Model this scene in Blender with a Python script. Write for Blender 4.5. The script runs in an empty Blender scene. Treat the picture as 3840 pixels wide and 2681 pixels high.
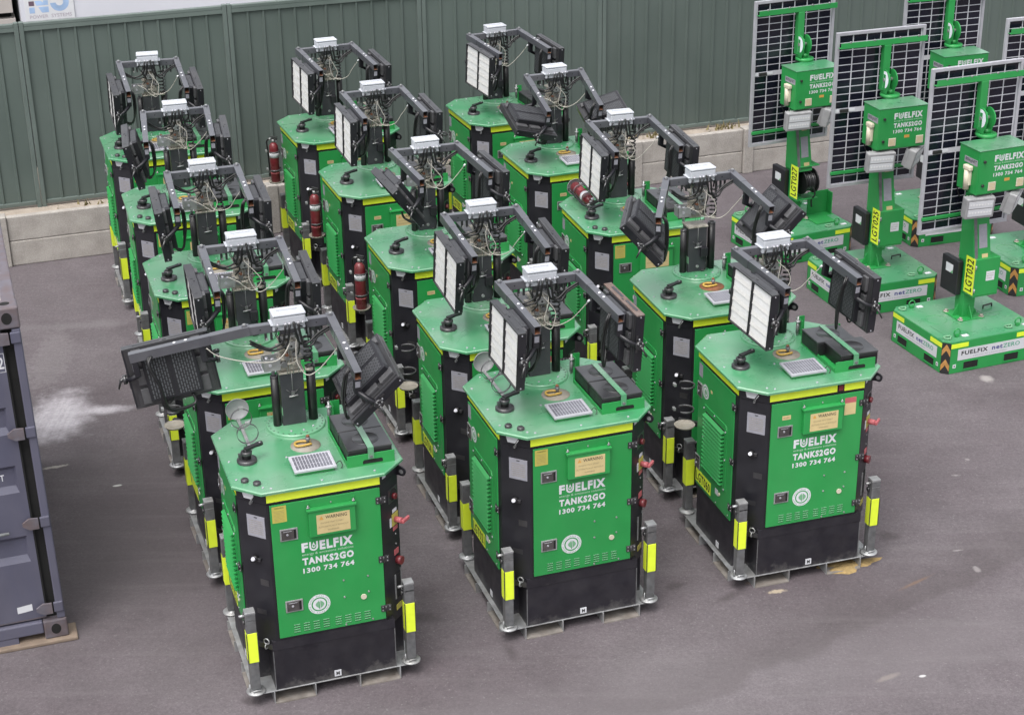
import bpy, bmesh, math, random
from mathutils import Matrix, Vector
R = math.radians
PI = math.pi
S = bpy.context.scene
random.seed(7)

# ------------------------------------------------------------------ camera
cam_d = bpy.data.cameras.new('camera')
cam = bpy.data.objects.new('camera', cam_d)
S.collection.objects.link(cam)
S.camera = cam
cam_d.sensor_fit = 'HORIZONTAL'
cam_d.sensor_width = 36.0
cam_d.lens = 6421.56 / 3840 * 36
cam_d.clip_start = 0.1
cam_d.clip_end = 3000
_f = Vector((0, 0.91034002, -0.41386114))
_r = Vector((0.99988812, -0.00619074, -0.01361733))
_u = Vector((0.01495851, 0.41381483, 0.91023817))
cam.matrix_world = Matrix(((_r.x, _u.x, -_f.x, 0), (_r.y, _u.y, -_f.y, 0), (_r.z, _u.z, -_f.z, 7.2506), (0, 0, 0, 1)))

# ------------------------------------------------------------------ light
SUN_EL, SUN_ROT = R(64), R(205)
W = bpy.data.worlds.new('World')
S.world = W
W.use_nodes = True
nt = W.node_tree
bg = nt.nodes['Background']
sky = nt.nodes.new('ShaderNodeTexSky')
sky.sky_type = 'NISHITA'
sky.sun_disc = False
sky.sun_elevation = SUN_EL
sky.sun_rotation = SUN_ROT
sky.air_density = 1.0
sky.dust_density = 6.0
sky.ozone_density = 1.0
hs = nt.nodes.new('ShaderNodeHueSaturation')
hs.inputs['Saturation'].default_value = 0.22
nt.links.new(sky.outputs[0], hs.inputs['Color'])
nt.links.new(hs.outputs[0], bg.inputs['Color'])
bg.inputs['Strength'].default_value = 0.15
sd = bpy.data.lights.new('sun', 'SUN')
sd.energy = 0.6
sd.angle = R(50)
sd.color = (1.0, 0.96, 0.92)
so = bpy.data.objects.new('sun', sd)
S.collection.objects.link(so)
_sv = Vector((math.sin(SUN_ROT) * math.cos(SUN_EL), math.cos(SUN_ROT) * math.cos(SUN_EL), math.sin(SUN_EL)))
so.rotation_euler = _sv.to_track_quat('Z', 'Y').to_euler()
so.location = (0, 0, 30)
S.view_settings.view_transform = 'Standard'
S.view_settings.look = 'None'
S.view_settings.gamma = 1
S.view_settings.exposure = 1.0

# ------------------------------------------------------------------ materials
def mk(name):
    m = bpy.data.materials.new(name)
    m.use_nodes = True
    return m, m.node_tree, m.node_tree.nodes['Principled BSDF']

def paint(name, col, rough=0.45, metal=0.0, var=0.12, scale=9.0, dirt=None, dirt_amt=0.3, dscale=3.0, bump=0.0, spec=0.5, coat=0.0, streak=0.0, low=None):
    m, t, b = mk(name)
    n, l = t.nodes, t.links
    tc = n.new('ShaderNodeTexCoord')
    oi = n.new('ShaderNodeObjectInfo')
    ad = n.new('ShaderNodeVectorMath'); ad.operation = 'ADD'
    l.new(tc.outputs['Object'], ad.inputs[0])
    sc = n.new('ShaderNodeVectorMath'); sc.operation = 'SCALE'; sc.inputs['Scale'].default_value = 1.7
    l.new(oi.outputs['Location'], sc.inputs[0])
    l.new(sc.outputs[0], ad.inputs[1])
    nz = n.new('ShaderNodeTexNoise'); nz.inputs['Scale'].default_value = scale; nz.inputs['Detail'].default_value = 6
    l.new(ad.outputs[0], nz.inputs['Vector'])
    mr = n.new('ShaderNodeMapRange'); mr.inputs[1].default_value = 0.3; mr.inputs[2].default_value = 0.7
    mr.inputs[3].default_value = 1 - var; mr.inputs[4].default_value = 1 + var
    l.new(nz.outputs[0], mr.inputs[0])
    mx = n.new('ShaderNodeMix'); mx.data_type = 'RGBA'; mx.blend_type = 'MULTIPLY'; mx.inputs['Factor'].default_value = 1
    mx.inputs['A'].default_value = (*col, 1)
    l.new(mr.outputs[0], mx.inputs['B'])
    out = mx.outputs['Result']
    fd = n.new('ShaderNodeMapRange'); fd.inputs[3].default_value = 0.92; fd.inputs[4].default_value = 1.08
    l.new(oi.outputs['Random'], fd.inputs[0])
    mf = n.new('ShaderNodeMix'); mf.data_type = 'RGBA'; mf.blend_type = 'MULTIPLY'; mf.inputs['Factor'].default_value = 1
    l.new(out, mf.inputs['A']); l.new(fd.outputs[0], mf.inputs['B']); out = mf.outputs['Result']
    if dirt:
        n2 = n.new('ShaderNodeTexNoise'); n2.inputs['Scale'].default_value = dscale; n2.inputs['Detail'].default_value = 8; n2.inputs['Roughness'].default_value = 0.58
        if streak:
            mp = n.new('ShaderNodeMapping'); mp.inputs['Scale'].default_value = (1, 1, streak)
            l.new(ad.outputs[0], mp.inputs['Vector']); l.new(mp.outputs[0], n2.inputs['Vector'])
        else:
            l.new(ad.outputs[0], n2.inputs['Vector'])
        r2 = n.new('ShaderNodeMapRange'); r2.inputs[1].default_value = 0.38; r2.inputs[2].default_value = 0.82; r2.inputs[3].default_value = 0; r2.inputs[4].default_value = dirt_amt
        l.new(n2.outputs[0], r2.inputs[0])
        m2 = n.new('ShaderNodeMix'); m2.data_type = 'RGBA'; m2.inputs['B'].default_value = (*dirt, 1)
        l.new(r2.outputs[0], m2.inputs['Factor']); l.new(out, m2.inputs['A'])
        out = m2.outputs['Result']
    if low:                                           # mud and scuffs splashed up from the ground
        sz = n.new('ShaderNodeSeparateXYZ'); l.new(tc.outputs['Object'], sz.inputs[0])
        g = n.new('ShaderNodeMapRange'); g.inputs[1].default_value = low[0]; g.inputs[2].default_value = low[1]; g.inputs[3].default_value = 0.30; g.inputs[4].default_value = 0.0
        l.new(sz.outputs['Z'], g.inputs[0])
        n4 = n.new('ShaderNodeTexNoise'); n4.inputs['Scale'].default_value = 9; n4.inputs['Detail'].default_value = 10; n4.inputs['Roughness'].default_value = 0.75
        l.new(ad.outputs[0], n4.inputs['Vector'])
        su = n.new('ShaderNodeMath'); su.operation = 'ADD'; l.new(n4.outputs[0], su.inputs[0]); l.new(g.outputs[0], su.inputs[1])
        th = n.new('ShaderNodeMapRange'); th.inputs[1].default_value = 0.66; th.inputs[2].default_value = 0.84; th.inputs[4].default_value = 0.5
        l.new(su.outputs[0], th.inputs[0])
        m4 = n.new('ShaderNodeMix'); m4.data_type = 'RGBA'; m4.inputs['B'].default_value = (*low[2], 1)
        l.new(th.outputs[0], m4.inputs['Factor']); l.new(out, m4.inputs['A'])
        out = m4.outputs['Result']
    l.new(out, b.inputs['Base Color'])
    rr = n.new('ShaderNodeMapRange'); rr.inputs[1].default_value = 0.3; rr.inputs[2].default_value = 0.7
    rr.inputs[3].default_value = max(0.05, rough - 0.08); rr.inputs[4].default_value = min(1, rough + 0.1)
    l.new(nz.outputs[0], rr.inputs[0]); l.new(rr.outputs[0], b.inputs['Roughness'])
    b.inputs['Metallic'].default_value = metal
    b.inputs['Specular IOR Level'].default_value = spec
    b.inputs['Coat Weight'].default_value = coat; b.inputs['Coat Roughness'].default_value = 0.28
    if bump:
        n3 = n.new('ShaderNodeTexNoise'); n3.inputs['Scale'].default_value = 60; n3.inputs['Detail'].default_value = 4
        l.new(ad.outputs[0], n3.inputs['Vector'])
        bp = n.new('ShaderNodeBump'); bp.inputs['Strength'].default_value = bump; bp.inputs['Distance'].default_value = 0.01
        l.new(n3.outputs[0], bp.inputs['Height']); l.new(bp.outputs[0], b.inputs['Normal'])
    return m

M = {}
M['green'] = paint('green_paint', (0.017, 0.238, 0.054), 0.38, var=0.06, scale=4, dirt=(0.12, 0.23, 0.13), dirt_amt=0.16, dscale=2.6, streak=0.35)
M['green_roof'] = paint('dusty_sky_sheen_green', (0.044, 0.240, 0.102), 0.30, var=0.06, scale=5, dirt=(0.27, 0.335, 0.28), dirt_amt=0.55, dscale=2.4, spec=1.0, coat=1.0)  # sky sheen on upward faces painted in as paler green, plus dusty patches
M['black'] = paint('black_paint', (0.010, 0.010, 0.014), 0.45, var=0.15, scale=6, dirt=(0.05, 0.048, 0.048), dirt_amt=0.16, dscale=4)
M['black2'] = paint('charcoal_paint', (0.016, 0.016, 0.019), 0.40, var=0.2, scale=14, dirt=(0.09, 0.085, 0.08), dirt_amt=0.3, dscale=6, coat=0.8)
M['mast'] = paint('dark_mast_paint', (0.030, 0.031, 0.038), 0.42, var=0.15, scale=9, dirt=(0.10, 0.10, 0.10), dirt_amt=0.3, dscale=5)
M['tank'] = paint('dark_base_paint', (0.011, 0.010, 0.015), 0.45, var=0.12, scale=8, dirt=(0.085, 0.08, 0.08), dirt_amt=0.18, dscale=7, low=(0.08, 0.22, (0.13, 0.125, 0.12)))
M['rubber'] = paint('black_rubber', (0.009, 0.009, 0.010), 0.42, var=0.1)
M['arm'] = paint('grey_arm_paint', (0.050, 0.052, 0.064), 0.36, var=0.1, scale=12, dirt=(0.15, 0.15, 0.15), dirt_amt=0.25, spec=0.9, coat=1.0)
M['galv'] = paint('galvanised_steel', (0.34, 0.35, 0.36), 0.40, 0.5, var=0.2, scale=18, dirt=(0.20, 0.18, 0.15), dirt_amt=0.5, dscale=8)
M['galv_dark'] = paint('dull_galvanised_steel', (0.155, 0.16, 0.165), 0.45, 0.4, var=0.2, scale=22, dirt=(0.085, 0.07, 0.06), dirt_amt=0.4, dscale=9)
M['handle'] = paint('worn_steel_handle', (0.075, 0.068, 0.068), 0.45, 0.3, var=0.2, scale=25)
M['galvdust'] = paint('dusty_steel', (0.19, 0.175, 0.16), 0.7, 0.1, var=0.25, scale=14, dirt=(0.10, 0.07, 0.05), dirt_amt=0.6, dscale=9)
M['dirty'] = paint('greasy_steel', (0.38, 0.36, 0.31), 0.5, 0.1, var=0.3, scale=30, dirt=(0.07, 0.045, 0.028), dirt_amt=0.75, dscale=18)
M['rust'] = paint('rust', (0.19, 0.075, 0.035), 0.85, var=0.3, scale=30, dirt=(0.08, 0.035, 0.02), dirt_amt=0.7, dscale=20)
M['yellow'] = paint('reflective_yellow', (0.66, 0.80, 0.04), 0.4, var=0.04, scale=20, dirt=(0.5, 0.5, 0.12), dirt_amt=0.10)
M['white'] = paint('white_vinyl', (0.56, 0.57, 0.60), 0.5, var=0.03, scale=15)
M['boxwhite'] = paint('pale_grey_plastic', (0.43, 0.45, 0.49), 0.4, var=0.04, scale=10, dirt=(0.3, 0.3, 0.3), dirt_amt=0.2)
M['greyplate'] = paint('grey_label', (0.25, 0.25, 0.285), 0.45, var=0.08, scale=40)
M['tan'] = paint('tan_sticker', (0.50, 0.40, 0.20), 0.5, var=0.06, scale=20)
M['stickyel'] = paint('yellow_sticker', (0.42, 0.37, 0.08), 0.5, var=0.06, scale=20)
M['stickorange'] = paint('orange_sticker', (0.5, 0.27, 0.06), 0.5, var=0.1)
M['red'] = paint('red_paint', (0.125, 0.009, 0.015), 0.32, var=0.2, scale=12, dirt=(0.22, 0.10, 0.10), dirt_amt=0.5, dscale=9)
M['pink'] = paint('faded_red_plastic', (0.40, 0.10, 0.11), 0.5, var=0.1)
M['ink'] = paint('black_ink', (0.02, 0.02, 0.02), 0.5, var=0.02)
M['inkgrey'] = paint('faded_ink', (0.22, 0.18, 0.10), 0.6, var=0.1)
M['greentext'] = paint('pale_green_ink', (0.13, 0.34, 0.17), 0.5, var=0.03)
M['slogan'] = paint('mint_lettering', (0.34, 0.52, 0.38), 0.5, var=0.03)
M['paletext'] = paint('pale_line', (0.15, 0.33, 0.19), 0.5, var=0.03)
M['led'] = paint('led_lens', (0.66, 0.66, 0.665), 0.5, var=0.05, scale=60, spec=0.25)
M['reflector'] = paint('lamp_reflector', (0.60, 0.595, 0.585), 0.25, 0.0, var=0.04)
M['cell'] = paint('solar_cell', (0.007, 0.007, 0.015), 0.20, var=0.25, scale=6)
M['cellpale'] = paint('glazed_cell_sky_sheen', (0.105, 0.105, 0.128), 0.16, var=0.15, scale=12, spec=1.0, coat=1.0)  # pale base colour paints in the sky reflected on the glass
M['panelback'] = paint('panel_backsheet', (0.46, 0.46, 0.50), 0.4, var=0.08, scale=3)
M['rusttop'] = paint('rusty_dusty_steel', (0.13, 0.10, 0.09), 0.75, var=0.25, scale=16, dirt=(0.11, 0.06, 0.04), dirt_amt=0.7, dscale=12)
M['alu'] = paint('aluminium', (0.42, 0.42, 0.46), 0.38, 0.3, var=0.06, scale=12)
M['shackle'] = paint('yellow_shackle', (0.45, 0.29, 0.06), 0.5, var=0.1)
M['beige'] = paint('faded_beige_disc', (0.25, 0.235, 0.20), 0.6, var=0.12, scale=25, dirt=(0.2, 0.14, 0.09), dirt_amt=0.4, dscale=14)
M['cable'] = paint('white_cable', (0.36, 0.345, 0.31), 0.6, var=0.05)
M['cream'] = paint('cream_plastic', (0.50, 0.46, 0.36), 0.5, var=0.06)
M['navy'] = paint('navy_ink', (0.05, 0.06, 0.22), 0.5, var=0.02)
M['greenink'] = paint('green_ink', (0.05, 0.30, 0.18), 0.5, var=0.02)
M['orange'] = paint('chevron_orange', (0.40, 0.20, 0.05), 0.45, var=0.2, scale=30, dirt=(0.2, 0.17, 0.14), dirt_amt=0.4, dscale=12)
M['lampgrey'] = paint('grey_lamp_casting', (0.085, 0.085, 0.09), 0.45, 0.2, var=0.15, scale=20)
M['backplate'] = paint('lamp_back_plate', (0.045, 0.045, 0.049), 0.32, 0.3, var=0.15, scale=10, coat=0.5)
M['lightgrey'] = paint('light_grey_casting', (0.30, 0.30, 0.31), 0.45, 0.2, var=0.1, scale=20)
M['hole'] = paint('dark_gap', (0.006, 0.006, 0.006), 0.9, var=0.05)
M['fence'] = paint('grey_green_steel_sheet', (0.080, 0.104, 0.094), 0.5, var=0.06, scale=1.4, dirt=(0.125, 0.148, 0.138), dirt_amt=0.28, dscale=1.6, streak=0.2)
M['fencerail'] = paint('grey_green_rail', (0.102, 0.128, 0.118), 0.42, var=0.06, scale=3)
M['contain'] = paint('slate_blue_container_paint', (0.070, 0.071, 0.110), 0.55, var=0.09, scale=3, dirt=(0.12, 0.113, 0.135), dirt_amt=0.55, dscale=2.5, streak=0.3)
M['contrust'] = paint('rusty_container_paint', (0.105, 0.098, 0.118), 0.6, var=0.15, scale=16, dirt=(0.10, 0.05, 0.03), dirt_amt=0.6, dscale=9)
M['conttop'] = paint('pale_container_roof', (0.36, 0.31, 0.30), 0.7, var=0.1, scale=5, dirt=(0.28, 0.17, 0.12), dirt_amt=0.6, dscale=8)
M['wood'] = paint('weathered_timber', (0.22, 0.17, 0.13), 0.85, var=0.25, scale=14, dirt=(0.09, 0.06, 0.045), dirt_amt=0.6, dscale=7, bump=0.3)
M['bldwhite'] = paint('white_cladding', (0.60, 0.61, 0.67), 0.5, var=0.03, scale=1)
M['bldbeige'] = paint('beige_wall', (0.40, 0.37, 0.35), 0.7, var=0.06, scale=2)
M['signblue'] = paint('pale_blue_print', (0.30, 0.42, 0.62), 0.5, var=0.2, scale=4)
M['signdark'] = paint('dark_print', (0.12, 0.08, 0.11), 0.5, var=0.05)
M['signgrey'] = paint('grey_print', (0.34, 0.30, 0.36), 0.5, var=0.05)
M['sand'] = paint('sand', (0.27, 0.19, 0.08), 0.95, var=0.2, scale=40, bump=0.4)
M['leaf'] = paint('dry_weed_leaf', (0.15, 0.125, 0.055), 0.7, var=0.4, scale=30)
M['dial'] = paint('white_dial', (0.72, 0.75, 0.82), 0.5, var=0.03)

def concrete(name, col, warm):
    m, t, b = mk(name)
    n, l = t.nodes, t.links
    tc = n.new('ShaderNodeTexCoord')
    a = n.new('ShaderNodeTexNoise'); a.inputs['Scale'].default_value = 3.5; a.inputs['Detail'].default_value = 10; a.inputs['Roughness'].default_value = 0.65
    l.new(tc.outputs['Object'], a.inputs['Vector'])
    rp = n.new('ShaderNodeValToRGB')
    rp.color_ramp.elements[0].position = 0.28; rp.color_ramp.elements[0].color = (col[0] * 0.66, col[1] * 0.65, col[2] * 0.64, 1)
    rp.color_ramp.elements[1].position = 0.62; rp.color_ramp.elements[1].color = (*col, 1)
    l.new(a.outputs[0], rp.inputs[0])
    c = n.new('ShaderNodeTexNoise'); c.inputs['Scale'].default_value = 70; c.inputs['Detail'].default_value = 5
    l.new(tc.outputs['Object'], c.inputs['Vector'])
    st = n.new('ShaderNodeMapRange'); st.inputs[1].default_value = 0.35; st.inputs[2].default_value = 0.65; st.inputs[3].default_value = 0.86; st.inputs[4].default_value = 1.08
    l.new(c.outputs[0], st.inputs[0])
    mx = n.new('ShaderNodeMix'); mx.data_type = 'RGBA'; mx.blend_type = 'MULTIPLY'; mx.inputs['Factor'].default_value = 1
    l.new(rp.outputs[0], mx.inputs['A']); l.new(st.outputs[0], mx.inputs['B'])
    l.new(mx.outputs['Result'], b.inputs['Base Color'])
    b.inputs['Roughness'].default_value = 0.9
    bp = n.new('ShaderNodeBump'); bp.inputs['Strength'].default_value = 0.35; bp.inputs['Distance'].default_value = 0.01
    l.new(c.outputs[0], bp.inputs['Height']); l.new(bp.outputs[0], b.inputs['Normal'])
    return m
M['conc'] = concrete('concrete', (0.385, 0.36, 0.335), 0)
M['gravel'] = concrete('pale_gravel', (0.36, 0.31, 0.26), 0)

def slotted(name, base, hole, sx, sy, mort):
    m, t, b = mk(name)                         # staggered slots punched through a black cover
    n, l = t.nodes, t.links
    tc = n.new('ShaderNodeTexCoord')
    sp = n.new('ShaderNodeSeparateXYZ'); l.new(tc.outputs['Object'], sp.inputs[0])
    cb = n.new('ShaderNodeCombineXYZ'); l.new(sp.outputs['Z'], cb.inputs['X']); l.new(sp.outputs['Y'], cb.inputs['Y'])
    br = n.new('ShaderNodeTexBrick')
    br.inputs['Color1'].default_value = (*hole, 1); br.inputs['Color2'].default_value = tuple(c * 0.8 for c in hole) + (1,)
    br.inputs['Mortar'].default_value = (*base, 1)
    br.inputs['Scale'].default_value = 1; br.inputs['Brick Width'].default_value = sx; br.inputs['Row Height'].default_value = sy
    br.inputs['Mortar Size'].default_value = mort; br.inputs['Mortar Smooth'].default_value = 0.1
    l.new(cb.outputs[0], br.inputs['Vector'])
    l.new(br.outputs['Color'], b.inputs['Base Color'])
    b.inputs['Roughness'].default_value = 0.6
    return m
M['slots'] = slotted('slotted_black_cover', (0.010, 0.010, 0.012), (0.085, 0.09, 0.10), 0.040, 0.0165, 0.0046)

def asphalt():
    m, t, b = mk('asphalt')
    n, l = t.nodes, t.links
    tc = n.new('ShaderNodeTexCoord')
    V = tc.outputs['Object']
    def noise(scale, det=6, rough=0.55, vec=None):
        z = n.new('ShaderNodeTexNoise'); z.inputs['Scale'].default_value = scale; z.inputs['Detail'].default_value = det; z.inputs['Roughness'].default_value = rough
        l.new(vec or V, z.inputs['Vector']); return z.outputs[0]
    def mrange(x, a, c, lo, hi, smooth=False):
        z = n.new('ShaderNodeMapRange'); z.inputs[1].default_value = a; z.inputs[2].default_value = c; z.inputs[3].default_value = lo; z.inputs[4].default_value = hi
        if smooth: z.interpolation_type = 'SMOOTHSTEP'
        l.new(x, z.inputs[0]); return z.outputs[0]
    def math_(op, a, c):
        z = n.new('ShaderNodeMath'); z.operation = op
        for i, q in enumerate((a, c)):
            if isinstance(q, (int, float)): z.inputs[i].default_value = q
            else: l.new(q, z.inputs[i])
        return z.outputs[0]
    def mix(f, a, c, mode='MIX'):
        z = n.new('ShaderNodeMix'); z.data_type = 'RGBA'; z.blend_type = mode
        for k, q in (('Factor', f), ('A', a), ('B', c)):
            if isinstance(q, (int, float)): z.inputs[k].default_value = q
            elif isinstance(q, tuple): z.inputs[k].default_value = (*q, 1)
            else: l.new(q, z.inputs[k])
        return z.outputs['Result']
    base = mix(mrange(noise(0.55, 8, 0.6), 0.35, 0.66, 0, 1), (0.076, 0.062, 0.069), (0.120, 0.105, 0.114))
    base = mix(1.0, base, mrange(noise(2.6, 8, 0.7), 0.3, 0.7, 0.86, 1.13), 'MULTIPLY')
    # aggregate
    vo = n.new('ShaderNodeTexVoronoi'); vo.inputs['Scale'].default_value = 95; l.new(V, vo.inputs['Vector'])
    sp = n.new('ShaderNodeSeparateColor'); l.new(vo.outputs['Color'], sp.inputs[0])
    base = mix(1.0, base, mrange(sp.outputs[0], 0, 1, 0.87, 1.13), 'MULTIPLY')
    base = mix(mrange(sp.outputs[1], 0.975, 0.985, 0, 0.2), base, (0.26, 0.25, 0.25))
    base = mix(1.0, base, mrange(noise(30, 5, 0.65), 0.3, 0.7, 0.84, 1.16), 'MULTIPLY')
    # damp area edge (old seep line) crossing the front right corner
    sx = n.new('ShaderNodeSeparateXYZ'); l.new(V, sx.inputs[0])
    wob = math_('MULTIPLY', math_('SUBTRACT', noise(1.6, 5, 0.6), 0.5), 0.62)
    d = math_('ADD', math_('SUBTRACT', sx.outputs['Y'], math_('MULTIPLY', sx.outputs['X'], 0.68)), wob)
    dd = math_('SUBTRACT', d, 9.12)
    wet = math_('MULTIPLY', mrange(dd, -0.03, 0.06, 0, 1, True), mrange(dd, 0.05, 0.75, 1, 0, True))
    base = mix(math_('MULTIPLY', wet, 0.42), base, (0.050, 0.041, 0.042))
    # blobs: centre x, y, rx, ry, angle, colour, strength, noise scale, anisotropic streak
    def blob(cx, cy, rx, ry, ang, col, amt, ns, base, soft=0.5, wobble=0.9, streak=False):
        mp = n.new('ShaderNodeMapping'); mp.vector_type = 'TEXTURE'
        mp.inputs['Location'].default_value = (cx, cy, 0); mp.inputs['Rotation'].default_value = (0, 0, ang); mp.inputs['Scale'].default_value = (rx, ry, 1)
        l.new(V, mp.inputs['Vector'])
        ln = n.new('ShaderNodeVectorMath'); ln.operation = 'LENGTH'; l.new(mp.outputs[0], ln.inputs[0])
        nn = math_('MULTIPLY', math_('SUBTRACT', noise(ns, 8, 0.7), 0.5), wobble * 2)
        f = mrange(math_('ADD', ln.outputs['Value'], nn), 1.0, 1.0 - soft, 0, amt, True)
        if streak:                                    # hose-down streaks
            m2 = n.new('ShaderNodeMapping'); m2.inputs['Scale'].default_value = (16, 1.1, 1); m2.inputs['Rotation'].default_value = (0, 0, -0.12)
            l.new(V, m2.inputs['Vector'])
            f = math_('MULTIPLY', f, mrange(noise(1.0, 8, 0.7, m2.outputs[0]), 0.32, 0.62, 0.75, 1.04))
            f = math_('MULTIPLY', f, mrange(noise(26, 8, 0.8), 0.3, 0.6, 0.6, 1.05))
        return mix(f, base, col)
    base = mix(mrange(noise(9, 9, 0.78), 0.58, 0.74, 0, 0.42), base, (0.17, 0.155, 0.16))
    base = mix(mrange(noise(1.1, 7, 0.7), 0.54, 0.68, 0, 0.36), base, (0.055, 0.044, 0.048))
    base = blob(-3.1, 12.4, 1.5, 2.8, 0.2, (0.066, 0.056, 0.060), 0.6, 1.2, base, 0.9, 0.7)
    base = blob(0.4, 9.9, 2.6, 0.8, 0.3, (0.140, 0.126, 0.134), 0.40, 0.9, base, 0.95, 0.5)
    powder = (0.43, 0.41, 0.44)
    base = blob(-4.36, 14.74, 0.42, 0.74, 0.05, powder, 0.95, 4.0, base, 0.8, 0.6, True)
    base = blob(-3.98, 14.87, 0.42, 0.13, 0.12, powder, 0.85, 6, base, 0.8, 0.5, True)
    base = blob(-4.65, 16.95, 0.95, 0.16, 0.12, (0.18, 0.17, 0.175), 0.28, 4, base, 0.9, 0.8)
    base = blob(-4.75, 16.1, 0.22, 0.9, 0.1, (0.25, 0.24, 0.24), 0.12, 14, base, 0.3, 1.5)
    base = blob(-4.14, 13.71, 0.15, 0.03, 0.35, (0.34, 0.32, 0.29), 0.8, 20, base, 0.5, 0.9)
    base = blob(-3.507, 13.342, 0.05, 0.02, 0.3, (0.45, 0.45, 0.43), 0.9, 25, base, 0.4, 0.3)
    base = blob(2.05, 11.45, 0.09, 0.035, 0.2, (0.38, 0.32, 0.23), 0.8, 25, base, 0.6, 0.8)
    base = blob(1.96, 11.62, 0.16, 0.05, 0.3, (0.28, 0.22, 0.17), 0.7, 22, base, 0.6, 0.9)
    base = blob(2.68, 10.28, 0.16, 0.035, 0.5, (0.22, 0.19, 0.17), 0.7, 9, base, 0.8, 0.5)
    base = blob(2.93, 10.29, 0.035, 0.018, 0.3, (0.6, 0.6, 0.6), 0.9, 25, base, 0.5, 0.2)
    base = blob(4.68, 15.27, 0.09, 0.10, 0.3, (0.33, 0.31, 0.30), 0.7, 10, base, 0.7, 0.6)
    base = blob(3.16, 11.55, 0.25, 0.025, 0.62, (0.17, 0.10, 0.06), 0.5, 9, base, 0.8, 0.6)
    base = blob(0.0, 12.1, 0.16, 0.2, 0.3, (0.24, 0.22, 0.21), 0.6, 8, base, 0.8, 0.8)
    base = blob(3.0, 10.6, 1.5, 0.75, 0.45, (0.146, 0.131, 0.139), 0.45, 0.9, base, 0.95, 0.5)
    m3 = n.new('ShaderNodeMapping'); m3.inputs['Rotation'].default_value = (0, 0, -0.95); m3.inputs['Scale'].default_value = (0.35, 5.5, 1)
    l.new(V, m3.inputs['Vector'])
    base = mix(mrange(noise(1.0, 8, 0.7, m3.outputs[0]), 0.52, 0.80, 0, 0.26), base, (0.19, 0.175, 0.18))
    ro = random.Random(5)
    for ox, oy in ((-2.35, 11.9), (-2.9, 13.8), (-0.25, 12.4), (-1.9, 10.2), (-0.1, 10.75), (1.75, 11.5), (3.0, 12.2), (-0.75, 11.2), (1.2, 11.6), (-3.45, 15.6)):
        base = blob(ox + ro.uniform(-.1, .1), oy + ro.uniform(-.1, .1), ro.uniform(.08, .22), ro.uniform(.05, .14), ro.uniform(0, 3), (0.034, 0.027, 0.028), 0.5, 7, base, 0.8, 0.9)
    rs = random.Random(12)
    for _ in range(6):
        x = rs.uniform(2.9, 5.0); y = 10.6 + (x - 2.9) * 1.6 + rs.uniform(-1.0, 2.2)
        base = blob(x, y, rs.uniform(.02, .07), rs.uniform(.015, .05), rs.uniform(0, 3), (0.26, 0.24, 0.24), 0.6, 18, base, 0.7, 0.9)
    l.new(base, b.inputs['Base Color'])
    b.inputs['Roughness'].default_value = 0.82
    bp = n.new('ShaderNodeBump'); bp.inputs['Strength'].default_value = 0.5; bp.inputs['Distance'].default_value = 0.006
    l.new(sp.outputs[0], bp.inputs['Height']); l.new(bp.outputs[0], b.inputs['Normal'])
    return m
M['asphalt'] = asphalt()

# ------------------------------------------------------------------ mesh helpers
def frame(o, u, v):
    u, v = Vector(u).normalized(), Vector(v).normalized()
    w = u.cross(v)
    return Matrix(((u.x, v.x, w.x, o[0]), (u.y, v.y, w.y, o[1]), (u.z, v.z, w.z, o[2]), (0, 0, 0, 1)))

_text = {}
def text_mesh(s, bold):
    k = (s, bold)
    if k not in _text:
        c = bpy.data.curves.new('t', 'FONT'); c.body = s; c.resolution_u = 2; c.offset = bold; c.space_character = 1 + bold * 4; c.fill_mode = 'FRONT'
        o = bpy.data.objects.new('t', c); S.collection.objects.link(o)
        dg = bpy.context.evaluated_depsgraph_get(); dg.update()
        me = bpy.data.meshes.new_from_object(o.evaluated_get(dg))
        vs = [v.co.copy() for v in me.vertices]; fs = [tuple(p.vertices) for p in me.polygons]
        bpy.data.objects.remove(o); bpy.data.curves.remove(c); bpy.data.meshes.remove(me)
        _text[k] = (vs, fs)
    return _text[k]

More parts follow.
